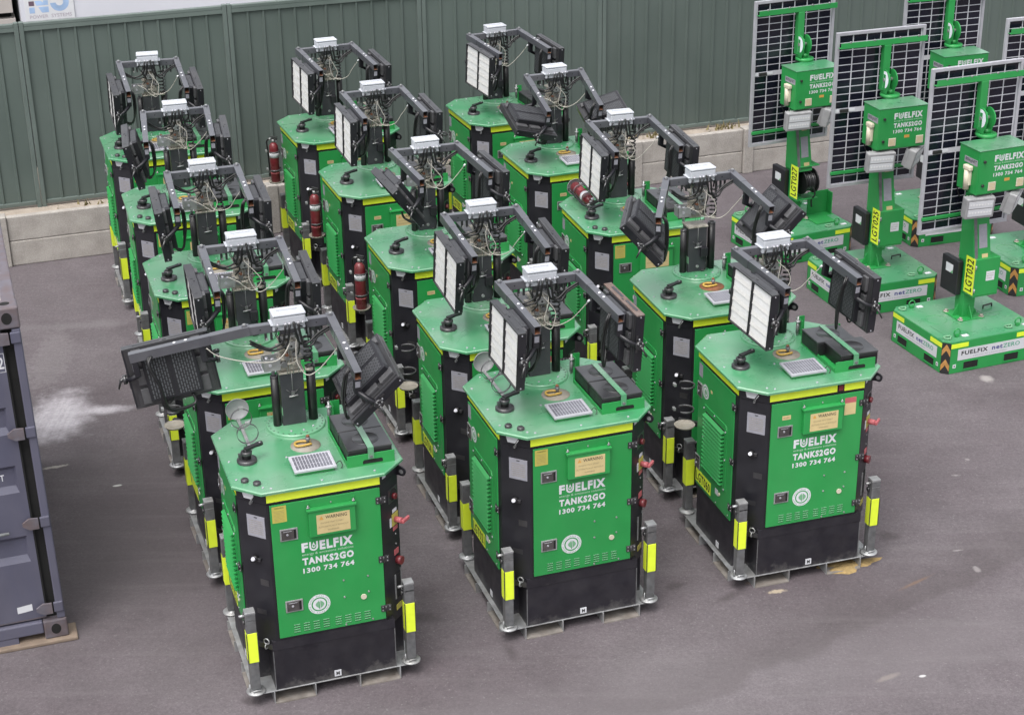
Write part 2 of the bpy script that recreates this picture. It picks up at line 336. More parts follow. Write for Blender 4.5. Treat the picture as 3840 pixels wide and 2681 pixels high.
class MB:
    def __init__(s):
        s.V, s.F, s.I, s.SM, s.mats = [], [], [], [], []
    def mi(s, m):
        if m not in s.mats: s.mats.append(m)
        return s.mats.index(m)
    def add(s, vs, fs, m, mat=None, smooth=None):
        b = len(s.V); i = s.mi(m)
        s.V += [(mat @ Vector(v)) if mat is not None else Vector(v) for v in vs]
        for k, f in enumerate(fs):
            s.F.append([b + q for q in f]); s.I.append(i)
            s.SM.append(bool(smooth[k]) if isinstance(smooth, list) else bool(smooth))
        return s
    def box(s, a, b, m, bev=0.0, mat=None):
        a = [min(p, q) for p, q in zip(a, b)], [max(p, q) for p, q in zip(a, b)]
        lo, hi = a
        if bev <= 0:
            vs = [(x, y, z) for x in (lo[0], hi[0]) for y in (lo[1], hi[1]) for z in (lo[2], hi[2])]
            fs = [(0, 1, 3, 2), (4, 6, 7, 5), (0, 4, 5, 1), (2, 3, 7, 6), (0, 2, 6, 4), (1, 5, 7, 3)]
            return s.add(vs, fs, m, mat)
        bev = min(bev, *[(h - l) * 0.45 for l, h in zip(lo, hi)])
        bm = bmesh.new(); bmesh.ops.create_cube(bm, size=1)
        for v in bm.verts: v.co = Vector([(l + h) / 2 + c * (h - l) for l, h, c in zip(lo, hi, v.co)])
        bmesh.ops.bevel(bm, geom=bm.edges[:], offset=bev, segments=2, affect='EDGES', profile=0.5)
        bm.verts.index_update()
        vs = [v.co.copy() for v in bm.verts]; fs = [[v.index for v in f.verts] for f in bm.faces]
        bm.free()
        return s.add(vs, fs, m, mat)
    def prism(s, poly, z0, z1, m, mat=None, cap=True):
        n = len(poly)
        ar = sum(poly[i][0] * poly[(i + 1) % n][1] - poly[(i + 1) % n][0] * poly[i][1] for i in range(n))
        if ar < 0: poly = poly[::-1]
        vs = [(x, y, z0) for x, y in poly] + [(x, y, z1) for x, y in poly]
        fs = [(i, (i + 1) % n, n + (i + 1) % n, n + i) for i in range(n)]
        if cap: fs += [tuple(range(n))[::-1], tuple(range(n, 2 * n))]
        return s.add(vs, fs, m, mat)
    def cyl(s, p, q, r, m, n=14, r2=None, mat=None, cap=True):
        p, q = Vector(p), Vector(q); d = (q - p).normalized()
        a = d.orthogonal().normalized(); b = d.cross(a); r2 = r if r2 is None else r2
        vs = [p + (a * math.cos(2 * PI * i / n) + b * math.sin(2 * PI * i / n)) * r for i in range(n)]
        vs += [q + (a * math.cos(2 * PI * i / n) + b * math.sin(2 * PI * i / n)) * r2 for i in range(n)]
        fs = [(i, (i + 1) % n, n + (i + 1) % n, n + i) for i in range(n)]; sm = [True] * n
        if cap: fs += [tuple(range(n))[::-1], tuple(range(n, 2 * n))]; sm += [False, False]
        return s.add(vs, fs, m, mat, sm)
    def lathe(s, prof, m, o=(0, 0, 0), n=20, mat=None):     # profile (r, z)
        vs, fs = [], []
        for r, z in prof:
            vs += [(o[0] + r * math.cos(2 * PI * i / n), o[1] + r * math.sin(2 * PI * i / n), o[2] + z) for i in range(n)]
        for k in range(len(prof) - 1):
            fs += [(k * n + i, k * n + (i + 1) % n, (k + 1) * n + (i + 1) % n, (k + 1) * n + i) for i in range(n)]
        return s.add(vs, fs, m, mat, True)
    def tube(s, pts, r, m, n=8, closed=False, mat=None, sub=0):
        P = [Vector(p) for p in pts]
        if sub:                                             # Catmull-Rom
            Q = []
            N = len(P)
            rng = range(N) if closed else range(N - 1)
            for i in rng:
                p0 = P[(i - 1) % N] if closed or i > 0 else P[i] * 2 - P[i + 1]
                p1, p2 = P[i], P[(i + 1) % N]
                p3 = P[(i + 2) % N] if closed or i + 2 < N else p2 * 2 - p1
                for k in range(sub):
                    t = k / sub
                    Q.append(0.5 * ((2 * p1) + (p2 - p0) * t + (2 * p0 - 5 * p1 + 4 * p2 - p3) * t * t + (3 * p1 - p0 - 3 * p2 + p3) * t ** 3))
            if not closed: Q.append(P[-1])
            P = Q
        N = len(P); vs, fs, sm = [], [], []
        a = None
        for i in range(N):
            d = (P[(i + 1) % N] - P[(i - 1) % N]) if closed else (P[min(i + 1, N - 1)] - P[max(i - 1, 0)])
            d = d.normalized() if d.length > 1e-9 else Vector((0, 0, 1))
            a = d.orthogonal().normalized() if a is None else (a - d * a.dot(d)).normalized()
            b = d.cross(a)
            vs += [P[i] + (a * math.cos(2 * PI * k / n) + b * math.sin(2 * PI * k / n)) * r for k in range(n)]
        for i in range(N if closed else N - 1):
            j = (i + 1) % N
            fs += [(i * n + k, i * n + (k + 1) % n, j * n + (k + 1) % n, j * n + k) for k in range(n)]; sm += [True] * n
        if not closed:
            fs += [tuple(range(n))[::-1], tuple(range((N - 1) * n, N * n))]; sm += [False, False]
        return s.add(vs, fs, m, mat, sm)
    def ring(s, c, r, tr, m, axis='z', n=28, mat=None, tn=8):
        pts = []
        for i in range(n):
            x, y = r * math.cos(2 * PI * i / n), r * math.sin(2 * PI * i / n)
            pts.append(Vector(c) + Vector({'z': (x, y, 0), 'y': (x, 0, y), 'x': (0, x, y)}[axis]))
        return s.tube(pts, tr, m, tn, True, mat)
    def strap(s, c, r, t, w, m, n=28, mat=None, a0=0.0, a1=2 * PI):  # flat ring, axis z
        vs, fs = [], []
        full = abs(a1 - a0 - 2 * PI) < 1e-6
        k = n if full else n + 1
        for i in range(k):
            a = a0 + (a1 - a0) * i / n
            for rr, zz in ((r, -w / 2), (r, w / 2), (r + t, w / 2), (r + t, -w / 2)):
                vs.append((c[0] + rr * math.cos(a), c[1] + rr * math.sin(a), c[2] + zz))
        for i in range(n):
            j = (i + 1) % k
            fs += [(i * 4 + q, i * 4 + (q + 1) % 4, j * 4 + (q + 1) % 4, j * 4 + q) for q in range(4)]
        return s.add(vs, fs, m, mat, True)
    def text(s, F, st, u, v, w, h, m, off=0.0015, bold=0.0, align='l'):
        vs, fs = text_mesh(st, bold)
        x0, x1 = min(p.x for p in vs), max(p.x for p in vs); y0, y1 = min(p.y for p in vs), max(p.y for p in vs)
        sy = h / (y1 - y0); sx = (w / (x1 - x0)) if w else sy
        return s.add([(u + (p.x - x0) * sx, v + (p.y - y0) * sy, off) for p in vs], fs, m, F)
    def disc(s, F, u, v, r, m, off=0.0015, n=24, t=0.0, r0=0.0):
        o = [(u + r * math.cos(2 * PI * i / n), v + r * math.sin(2 * PI * i / n)) for i in range(n)]
        if r0:
            vs = [(x, y, off) for x, y in o] + [(u + r0 * math.cos(2 * PI * i / n), v + r0 * math.sin(2 * PI * i / n), off) for i in range(n)]
            return s.add(vs, [(i, (i + 1) % n, n + (i + 1) % n, n + i) for i in range(n)], m, F)
        if t: return s.prism(o, off, off + t, m, F)
        return s.add([(x, y, off) for x, y in o], [tuple(range(n))], m, F)
    def poly(s, F, pts, m, off=0.0015, t=0.0):
        if t: return s.prism(list(pts), off, off + t, m, F)
        return s.add([(x, y, off) for x, y in pts], [tuple(range(len(pts)))], m, F)
    def build(s, name):
        me = bpy.data.meshes.new(name)
        me.from_pydata([tuple(v) for v in s.V], [], s.F)
        for m in s.mats: me.materials.append(M[m])
        me.polygons.foreach_set('material_index', s.I)
        me.polygons.foreach_set('use_smooth', s.SM)
        me.update()
        return me

_cache = {}
def mesh(key, fn):
    if key not in _cache:
        b = MB(); fn(b); _cache[key] = b.build(key.split('|')[0])
    return _cache[key]

def part(name, me, parent, mat=None, label=None):
    o = bpy.data.objects.new(name, me)
    S.collection.objects.link(o)
    if parent is not None: o.parent = parent
    if mat is not None: o.matrix_local = mat
    if label: o['label'] = label
    return o

def thing(name, label, cat, loc=(0, 0, 0), rz=0.0, group=None, me=None):
    o = bpy.data.objects.new(name, me)
    S.collection.objects.link(o)
    o.location = loc; o.rotation_euler = (0, 0, rz)
    o['label'] = label; o['category'] = cat
    if group: o['group'] = group
    return o

def struct(name, me, loc=(0, 0, 0), rz=0.0, kind='structure'):
    o = bpy.data.objects.new(name, me); S.collection.objects.link(o)
    o.location = loc; o.rotation_euler = (0, 0, rz); o['kind'] = kind
    return o

# ------------------------------------------------------------------ ground and boundary
def ground_mesh(b):
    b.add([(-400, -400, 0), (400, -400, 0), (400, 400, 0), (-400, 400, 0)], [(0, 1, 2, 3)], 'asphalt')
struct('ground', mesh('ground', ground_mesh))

WALL_A = 0.326
WO = Vector((3.117, 21.82, 0)) - Vector((-math.sin(WALL_A), math.cos(WALL_A), 0)) * 0.05
def wall_thing():
    t = thing('retaining_wall', 'low retaining wall of stacked pale concrete sleepers along the foot of the steel fence', 'wall', WO, WALL_A)
    SP = 1.595
    def post(b):
        b.box((-0.07, -0.035, 0), (0.07, 0.13, 0.615), 'conc', 0.01)
    def sl(b):
        b.box((0.072, 0.0, 0.0), (SP - 0.072, 0.085, 0.298), 'conc', 0.012)
    for k in range(-9, 5):
        part('wall_post', mesh('wall_post', post), t, Matrix.Translation((0.035 + k * SP, 0, 0)))
        part('sleeper', mesh('sleeper', sl), t, Matrix.Translation((0.035 + k * SP, random.uniform(-.004, .004), 0)))
        part('sleeper', mesh('sleeper', sl), t, Matrix.Translation((0.035 + k * SP, random.uniform(-.004, .004), 0.301)))
    return t
wall_thing()
def strip(b):
    b.box((-16, 0.09, 0), (9, 1.9, 0.575), 'gravel')
struct('gravel_bed', mesh('gravel_bed', strip), WO, WALL_A)

def fence_thing():
    PW = 2.365
    t = thing('steel_fence', 'tall grey-green ribbed sheet steel fence standing behind the concrete sleeper wall', 'fence', WO + Vector((-math.sin(WALL_A), math.cos(WALL_A), 0)) * 0.34, WALL_A)
    def sheet(b):
        prof = []                                          # trapezoid ribs every 0.193 m
        x = 0.055
        n = 11
        step = (PW - 0.11) / 12
        prof.append((x, 0.0))
        for k in range(1, 12):
            c = x + k * step
            prof += [(c - 0.021, 0.0), (c - 0.010, -0.020), (c + 0.010, -0.020), (c + 0.021, 0.0)]
        prof.append((x + 12 * step, 0.0))
        m = len(prof)
        vs = [(a, y, 0.62) for a, y in prof] + [(a, y, 2.725) for a, y in prof]
        vs += [(a, y + 0.002, 0.62) for a, y in prof] + [(a, y + 0.002, 2.725) for a, y in prof]
        fs = [(i, i + 1, m + i + 1, m + i) for i in range(m - 1)] + [(3 * m + i, 3 * m + i + 1, 2 * m + i + 1, 2 * m + i) for i in range(m - 1)]
        b.add(vs, fs, 'fence')
    def rail(b):
        b.box((0.055, -0.032, 2.71), (PW - 0.055, 0.03, 2.755), 'fencerail', 0.008)
        b.box((0.055, -0.030, 2.665), (PW - 0.055, -0.022, 2.712), 'fencerail')
    def rail2(b):
        b.box((0.055, -0.024, 0.605), (PW - 0.055, 0.03, 0.655), 'fencerail', 0.008)
    def post(b):
        b.box((0.003, -0.036, 0.50), (0.054, 0.034, 2.765), 'fencerail', 0.006)
        b.box((-0.054, -0.036, 0.50), (-0.003, 0.034, 2.765), 'fencerail', 0.006)
    for k in range(-6, 4):
        T = Matrix.Translation((-1.93 + k * PW, 0, 0))
        part('fence_sheet', mesh('fence_sheet', sheet), t, T)
        part('rail', mesh('fence_rail', rail), t, T); part('rail', mesh('lower_rail', rail2), t, T)
        part('fence_post', mesh('fence_post', post), t, T)
fence_thing()

def weeds(b):
    rnd = random.Random(3)
    for c, s, n in ((-0.22, 0.13, 34), (-1.35, 0.12, 18), (-8.4, 0.2, 12)):
        for _ in range(n):
            x = c + rnd.gauss(0, s); y = 0.2 + rnd.uniform(-.05, .07); a = rnd.uniform(0, 6.28); h = rnd.uniform(.03, .11)
            dx, dy = math.cos(a) * .018, math.sin(a) * .018
            lx, ly = rnd.uniform(-.05, .05), rnd.uniform(-.05, .05)
            b.add([(x - dx, y - dy, .572), (x + dx, y + dy, .572), (x + lx, y + ly, .572 + h)], [(0, 1, 2)], 'leaf')
struct('weeds', mesh('weeds', weeds), WO, WALL_A, 'stuff')

# white building beyond the fence, with a sign
def building():
    o = WO + Vector((-math.sin(WALL_A), math.cos(WALL_A), 0)) * 2.6
    t = thing('building', 'white clad building rising behind the steel fence at the top left', 'building', o, WALL_A)
    def wall(b):
        b.box((-8.87, 0, 0), (3.0, 5, 4.2), 'bldwhite')
    def roof(b):
        b.box((-9.0, -0.12, 4.203), (3.1, 5.1, 4.36), 'alu', 0.02)
    part('wall', mesh('building_wall', wall), t)
    part('roof', mesh('building_roof', roof), t)
    t2 = thing('shed', 'beige rendered shed with a dark opening left of the white building behind the fence', 'shed', o, WALL_A)
    def w2(b):
        b.box((-16, 0.25, 0), (-8.93, 4, 2.25), 'bldbeige')
        b.box((-16, 0.25, 2.33), (-8.95, 4, 4.0), 'bldbeige')
        b.box((-15.9, 0.4, 2.25), (-8.97, 3.9, 2.33), 'hole')
    def r2(b):
        b.box((-16.1, 0.1, 4.003), (-9.05, 4.1, 4.12), 'alu', 0.02)
    part('wall', mesh('shed_wall', w2), t2)
    part('roof', mesh('shed_roof', r2), t2)
    sg = thing('sign', 'white company sign with pale blue lettering and POWER SYSTEMS on the white building', 'sign', o, WALL_A)
    def s1(b):
        b.box((-8.815, -0.02, 2.255), (-8.21, -0.003, 2.92), 'white', 0.004)
        F = frame((0, -0.02, 0), (1, 0, 0), (0, 0, 1))
        b.text(F, 'POWER  SYSTEMS', -8.765, 2.287, 0.515, 0.043, 'signgrey', bold=0.0)
        K = Matrix.Translation((-8.762, 2.355, 0)) @ Matrix.Scale(0.66, 4) @ Matrix.Translation((8.79, -2.57, 0))
        F = F @ K
        # N of squares, G of one stroke
        b.poly(F, [(-8.79, 2.57), (-8.69, 2.57), (-8.69, 2.68), (-8.79, 2.68)], 'signblue')
        b.poly(F, [(-8.79, 2.71), (-8.69, 2.71), (-8.69, 2.80), (-8.79, 2.80)], 'signdark')
        b.poly(F, [(-8.79, 2.83), (-8.69, 2.83), (-8.69, 2.94), (-8.79, 2.94)], 'signblue')
        b.poly(F, [(-8.56, 2.57), (-8.43, 2.57), (-8.43, 2.68), (-8.62, 2.68)], 'signblue')
        b.poly(F, [(-8.65, 2.71), (-8.43, 2.71), (-8.43, 2.80), (-8.52, 2.80), (-8.52, 2.76), (-8.57, 2.80), (-8.68, 2.80)], 'signblue')
        b.poly(F, [(-8.53, 2.83), (-8.43, 2.83), (-8.43, 2.94), (-8.53, 2.94)], 'signblue')
        pts = []
        for i in range(15):
            a = PI + PI * i / 14
            pts.append((-8.22 + 0.175 * math.cos(a), 2.74 + 0.165 * math.sin(a)))
        pts += [(-8.045, 2.95), (-8.23, 2.95), (-8.23, 2.83), (-8.15, 2.83)]
        for i in range(9):
            a = -PI * i / 8
            pts.append((-8.22 + 0.07 * math.cos(a), 2.74 + 0.06 * math.sin(a)))
        b.poly(F, pts[:15] + pts[15:], 'signblue')
    part('board', mesh('sign_board', s1), sg)
building()

# ------------------------------------------------------------------ shipping container at the left edge
def container():
    a = 0.32
    t = thing('shipping_container', 'slate blue steel shipping container with rust streaked door end at the left edge', 'container', (-3.363 - 0.022 * math.cos(a), 10.949 - 0.022 * math.sin(a), 0.0), a)
    t.rotation_euler = (0, -0.012, a)                     # it leans slightly on its bearer
    z0 = 0.03; H = 2.72; Wd = 2.44; L = 3.0
    def fr(b):
        b.box((-0.060, 0, z0 + 0.16), (0, 0.12, H - 0.16), 'contain', 0.010)      # right post
        b.box((-Wd, 0, z0 + 0.16), (-Wd + 0.115, 0.12, H - 0.16), 'contain', 0.012)
        b.box((-Wd + 0.17, 0.0, H - 0.13), (-0.17, 0.12, H - 0.01), 'contrust', 0.01)
        b.box((-Wd + 0.17, 0.0, z0 + 0.055), (-0.17, 0.12, z0 + 0.155), 'contain', 0.01)
        for x0, x1 in ((-0.38, -0.172), (-Wd + .172, -Wd + .38)): pass
        b.box((-Wd + 0.38, 0.004, z0), (-0.36, 0.1, z0 + 0.055), 'contain')
        b.box((-Wd + .02, 0.12, z0 + 0.03), (-0.02, L, z0 + 0.16), 'contain')
        b.box((-Wd + .03, 0.11, H - 0.08), (-0.03, L, H - 0.02), 'conttop')
        b.box((-0.10, 0.12, H - 0.12), (-0.0, L, H - 0.015), 'contrust', 0.01)
        # corrugated side
        n = 22
        for k in range(n):
            y = 0.13 + k * (L - 0.15) / n; d = (L - 0.15) / n
            b.add([(-0.03, y, z0 + .16), (-0.03, y + d * .3, z0 + .16), (-0.065, y + d * .5, z0 + .16), (-0.065, y + d * .8, z0 + .16), (-0.03, y + d, z0 + .16),
                   (-0.03, y, H - .12), (-0.03, y + d * .3, H - .12), (-0.065, y + d * .5, H - .12), (-0.065, y + d * .8, H - .12), (-0.03, y + d, H - .12)],
                  [(i, i + 1, i + 6, i + 5) for i in range(4)], 'contain')
        b.box((-0.135, 0.06, z0 + 0.16), (-0.058, 0.16, H - 0.14), 'hole')
        b.box((-Wd + .1, L - .02, z0 + .1), (-.1, L, H - .1), 'contain')
        b.box((-Wd + .03, .12, z0 + .1), (-Wd + .05, L, H - .1), 'contain')
    part('frame', mesh('container_frame', fr), t)
    def cast(b):
        b.box((-0.168, -0.006, 0), (0.006, 0.168, 0.158), 'contrust', 0.012)
        F = frame((-0.08, -0.006, 0.08), (1, 0, 0), (0, 0, 1))
        b.prism([(0.036 * math.cos(2 * PI * i / 18), 0.044 * math.sin(2 * PI * i / 18)) for i in range(18)], 0.0, 0.0015, 'hole', F)
        b.prism([(0.036 * math.cos(2 * PI * i / 18), 0.03 * math.sin(2 * PI * i / 18)) for i in range(18)], 0.0, 0.0015, 'hole', frame((-0.08, 0.085, 0.158), (1, 0, 0), (0, 1, 0)))
    for x in (0, -Wd + 0.165):
        for z in (z0, H - 0.155):
            for y in (0, L - 0.165):
                part('corner_casting', mesh('corner_casting', cast), t, Matrix.Translation((x, y, z)))
    def door(b):
        x0, x1 = -1.21, -0.135
        zb, zt = z0 + 0.185, H - 0.16
        rows = [(0.70, 0.92), (1.28, 1.50), (1.75, 1.965)]
        y = 0.03
        # flat bands with pressed panels between
        edges = [zb] + [e for r in rows for e in (r[0], r[1])] + [zt]
        for i in range(0, len(edges) - 1):
            za, zc = edges[i], edges[i + 1]
            if i % 2 == 0:
                b.add([(x0, y, za), (x1, y, za), (x1, y, zc), (x0, y, zc)], [(0, 1, 2, 3)], 'contain')
            else:
                xa, xb = x0 + 0.09, x1 - 0.045
                d = 0.03
                b.add([(x0, y, za), (x1, y, za), (x1, y, zc), (x0, y, zc), (xa, y, za), (xb, y, za), (xb, y, zc), (xa, y, zc),
                       (xa + .03, y + d, za + .05), (xb - .02, y + d, za + .05), (xb - .02, y + d, zc - .035), (xa + .03, y + d, zc - .035)],
                      [(0, 4, 7, 3), (5, 1, 2, 6), (4, 5, 9, 8), (5, 6, 10, 9), (6, 7, 11, 10), (7, 4, 8, 11), (8, 9, 10, 11)], 'contain')
        b.box((x0, y + .001, zb - .012), (x1, y + .05, zb), 'contrust')
        b.box((x0, y + .001, zt), (x1, y + .05, zt + 0.012), 'hole')
        b.box((x0, y + .06, zb), (x1, y + .075, zt), 'contain')
        b.box((x1 - .001, y + .002, zb), (x1 + .012, y + .05, zt), 'hole')
        F = frame((0, y, 0), (1, 0, 0), (0, 0, 1))
        b.text(F, '2', -0.190, 2.262, 0.045, 0.092, 'white', bold=0.012)
        for q in ((-0.217, 2.235, -0.138, 2.2385), (-0.217, 2.377, -0.138, 2.3805), (-0.217, 2.2385, -0.2135, 2.377), (-0.1415, 2.2385, -0.138, 2.377)):
            b.poly(F, [(q[0], q[1]), (q[2], q[1]), (q[2], q[3]), (q[0], q[3])], 'white')
        b.text(F, 'T', -0.300, 1.392, 0.03, 0.05, 'white', bold=0.01)
        b.poly(F, [(-0.335, 0.275), (-0.225, 0.285), (-0.225, 0.34), (-0.335, 0.33)], 'white')
    d = part('door', mesh('container_door', door), t)
    def bar(b):
        b.cyl((-0.62, 0.0, z0 + .1), (-0.62, 0.0, H - .1), 0.02, 'galv', 10)
        b.cyl((-0.64, -0.01, 0.975), (-0.30, -0.015, 0.985), 0.012, 'galv', 8)
    part('lock_rod', mesh('lock_rod', bar), d)
    def hinge(b):
        b.box((-0.075, -0.010, -0.045), (-0.004, 0.012, 0.04), 'contain', 0.008)
        F = frame((0, 0.002, 0), (1, 0, 0), (0, 0, 1))
        b.prism([(-0.085, 0.04), (-0.15, 0.045), (-0.20, 0.012), (-0.20, -0.012), (-0.15, -0.045), (-0.085, -0.045)], 0.0, 0.02, 'contrust', F)
    for z in (2.50, 1.762, 1.03, 0.30):
        part('hinge', mesh('container_hinge', hinge), d, Matrix.Translation((0.0, -0.004, z)))
    def plank(b):
        b.box((-2.5, -0.045, 0.0), (0.045, 0.17, 0.0295), 'wood', 0.008)
    thing('timber_bearer', 'weathered timber bearer laid under the door end of the blue container', 'timber', (-3.363, 10.949, 0), a, me=mesh('timber_bearer', plank))
container()

# ------------------------------------------------------------------ lighting tower
RZ = 1.702                       # roof top
FY = -0.540                      # cabinet front plane
LX = -0.560                      # cabinet left plane
c_ = 0.17
OCT = [(-0.56, -0.376), (-0.396, -0.54), (0.396, -0.54), (0.56, -0.376), (0.56, 0.376), (0.396, 0.54), (-0.396, 0.54), (-0.56, 0.376)]
ROOF = [(-0.6, -0.405), (-0.427, -0.578), (0.427, -0.578), (0.6, -0.405), (0.6, 0.405), (0.427, 0.578), (-0.427, 0.578), (-0.6, 0.405)]
FF = frame((0, FY - 0.012, 0), (1, 0, 0), (0, 0, 1))
FL = frame((LX - 0.012, 0, 0), (0, -1, 0), (0, 0, 1))
FR_ = frame((-LX + 0.012, 0, 0), (0, 1, 0), (0, 0, 1))
FB = frame((0, -FY + 0.012, 0), (-1, 0, 0), (0, 0, 1))
CFL = frame((-0.478, -0.458, 0), (1, -1, 0), (0, 0, 1))
CFR = frame((0.478, -0.458, 0), (1, 1, 0), (0, 0, 1))
CBL = frame((-0.478, 0.458, 0), (-1, -1, 0), (0, 0, 1))
CBR = frame((0.478, 0.458, 0), (-1, 1, 0), (0, 0, 1))

def t_skid(b):
    b.box((-0.592, -0.546, 0.0905), (0.592, 0.60, 0.098), 'galv', 0.002)
def t_pocket(x0, x1, y0, y1, along):
    def f(b):
        w, z1 = 0.008, 0.09
        if along == 'y':
            b.box((x0, y0, 0), (x0 + w, y1, z1), 'galv'); b.box((x1 - w, y0, 0), (x1, y1, z1), 'galv'); b.box((x0 + w, y0 - .012, 0), (x1 - w, y1, w), 'galvdust')
        else:
            b.box((x0, y0, 0), (x1, y0 + w, z1), 'galv'); b.box((x0, y1 - w, 0), (x1, y1, z1), 'galv'); b.box((x0, y0 + w, 0), (x1, y1 - w, w), 'galvdust')
    return f
POCKETS = [(-0.45, -0.145, -0.556, 0.59, 'y'), (0.174, 0.48, -0.556, 0.59, 'y'), (-0.604, -0.455, -0.40, -0.10, 'x'), (-0.604, -0.455, 0.18, 0.48, 'x'), (0.485, 0.604, -0.40, -0.10, 'x'), (0.485, 0.604, 0.18, 0.48, 'x')]
def t_base(b):
    P = [(-0.43, -0.538), (0.455, -0.538), (0.455, -0.36), (0.558, -0.36), (0.558, 0.36), (0.43, 0.36), (0.43, 0.538), (-0.43, 0.538), (-0.43, 0.36), (-0.558, 0.36), (-0.558, -0.345), (-0.43, -0.345)]
    b.prism(P, 0.0985, 0.425, 'tank')
    b.box((-0.005, -0.541, 0.115), (0.045, -0.5385, 0.165), 'white'); b.text(frame((0, -0.541, 0), (1, 0, 0), (0, 0, 1)), 'M', 0.008, 0.125, 0.024, 0.03, 'ink', bold=0.02)
    b.box((-0.561, -0.10, 0.12), (-0.5585, -0.05, 0.17), 'white')
    b.box((-0.432, -0.5405, 0.1), (-0.425, -0.5385, 0.42), 'galv_dark'); b.box((0.448, -0.5405, 0.1), (0.455, -0.5385, 0.42), 'galv_dark')
def t_cab(b):
    b.prism(OCT, 0.426, 1.588, 'black')
    b.prism([(x * 1.004, y * 1.004) for x, y in OCT], 1.592, 1.680, 'black')
    b.prism([(x * 0.992, y * 0.992) for x, y in OCT], 1.588, 1.592, 'hole')
    # front lower apron between door and base
    b.box((-0.43, FY - 0.001, 0.428), (0.455, FY + 0.1, 0.50), 'tank')
    # chamfer plates, stickers and fittings
    for F in (CFL,):
        b.box((-0.05, 1.322, 0.0), (0.095, 1.488, 0.003), 'greyplate', 0, F)
        for k in range(7): b.box((-0.035, 1.35 + k * 0.016, 0.003), (0.08, 1.352 + k * 0.016, 0.0036), 'inkgrey', 0, F)
        b.box((0.01, 1.47, 0.003), (0.035, 1.477, 0.0036), 'ink', 0, F)
        b.cyl((0.0, 1.152, 0.0), (0.0, 1.152, 0.03), 0.024, 'rubber', 14, mat=F); b.cyl((0.0, 1.154, 0.03), (0.0, 1.163, 0.042), 0.015, 'alu', 12, mat=F); b.box((0.015, 1.135, 0.0), (0.045, 1.16, 0.02), 'black2', 0.003, F)
        b.poly(F, [(-0.06, 1.61), (0.0, 1.61), (0.035, 1.668), (-0.075, 1.668)], 'white', 0.003)
        b.box((0.0, 1.585, 0.002), (0.012, 1.60, 0.03), 'galv', 0, F)
        b.cyl((0.0, 1.59, 0.03), (0.045, 1.66, 0.035), 0.0035, 'galv', 6, mat=F)
        b.box((-0.11, 0.432, 0.003), (0.09, 0.47, 0.02), 'black2', 0, F)
        b.ring((0.04, 0.49, 0.02), 0.022, 0.005, 'galv', 'z', 14, F, 6)
        b.ring((0.04, 0.455, 0.022), 0.02, 0.005, 'galv', 'x', 14, F, 6)
        b.box((0.02, 0.94, 0.001), (0.09, 0.99, 0.002), 'black2', 0, F); b.box((-0.03, 0.70, 0.001), (0.05, 0.74, 0.002), 'black2', 0, F)
    # right front control strip
    b.box((0.0, 1.46, 0.0), (0.05, 1.495, 0.002), 'white', 0, CFR)
    b.box((-0.02, 1.39, 0.0), (0.105, 1.50, 0.004), 'black2', 0.003, CFR)
    b.disc(CFR, 0.045, 1.445, 0.045, 'hole', 0.0045)
    b.cyl((0.045, 1.435, 0.005), (0.045, 1.435, 0.028), 0.022, 'red', 14, mat=CFR)
    b.box((0.02, 1.195, 0.0), (0.10, 1.29, 0.004), 'stickyel', 0, CFR)
    b.box((0.03, 1.30, 0.0), (0.085, 1.325, 0.003), 'white', 0, CFR); b.box((-0.01, 1.20, 0.0), (0.012, 1.27, 0.003), 'white', 0, CFR)
    b.box((0.03, 1.155, 0.0), (0.09, 1.185, 0.003), 'pink', 0, CFR)
    b.cyl((0.06, 1.24, 0.004), (0.06, 1.24, 0.06), 0.022, 'pink', 12, mat=CFR)
    b.box((0.045, 1.222, 0.06), (0.135, 1.25, 0.08), 'pink', 0.006, CFR)
    b.box((0.03, 0.955, 0.0), (0.09, 1.0, 0.003), 'pink', 0, CFR)
    b.cyl((0.07, 0.905, 0.0), (0.07, 0.905, 0.04), 0.032, 'red', 14, mat=CFR)
    for z in (1.12, 1.04): b.cyl((0.06, z, 0), (0.06, z, 0.004), 0.007, 'galv', 8, mat=CFR)
    b.box((0.03, 0.60, -0.005), (0.10, 0.80, 0.004), 'hole', 0, CFR)
    b.box((0.02, 0.60, 0.0), (0.032, 0.80, 0.006), 'galv', 0, CFR); b.box((0.098, 0.60, 0.0), (0.105, 0.82, 0.006), 'galv', 0, CFR)
    b.box((0.03, 0.50, 0.0), (0.10, 0.545, 0.003), 'stickyel', 0, CFR)
    b.box((-0.085, 1.625, 0.0025), (-0.04, 1.67, 0.004), 'white', 0, CFR)
    for F in (CFR, CBL, CBR):                                   # lifting eye plates
        b.box((-0.05, 1.56, 0.0), (-0.042, 1.66, 0.03), 'black', 0, F) if F is not CFR else None
def eye_plate(b):
    G = frame((0.555, -0.375, 1.60), (1, -1, 0), (0, 0, 1))
    P = [(-0.03, -0.045), (0.02, -0.03)] + [(0.045 + 0.035 * math.cos(a), -0.0 + 0.035 * math.sin(a)) for a in [(-1.2 + 2.4 * i / 8) for i in range(9)]] + [(-0.03, 0.065)]
    b.prism(P, -0.005, 0.005, 'black', G)
    b.ring((0.045, 0, 0), 0.02, 0.006, 'black2', 'z', 16, G, 6)
    b.disc(G, 0.045, 0, 0.016, 'galv', 0.0055); b.disc(G, 0.045, 0, 0.016, 'galv', -0.0055)

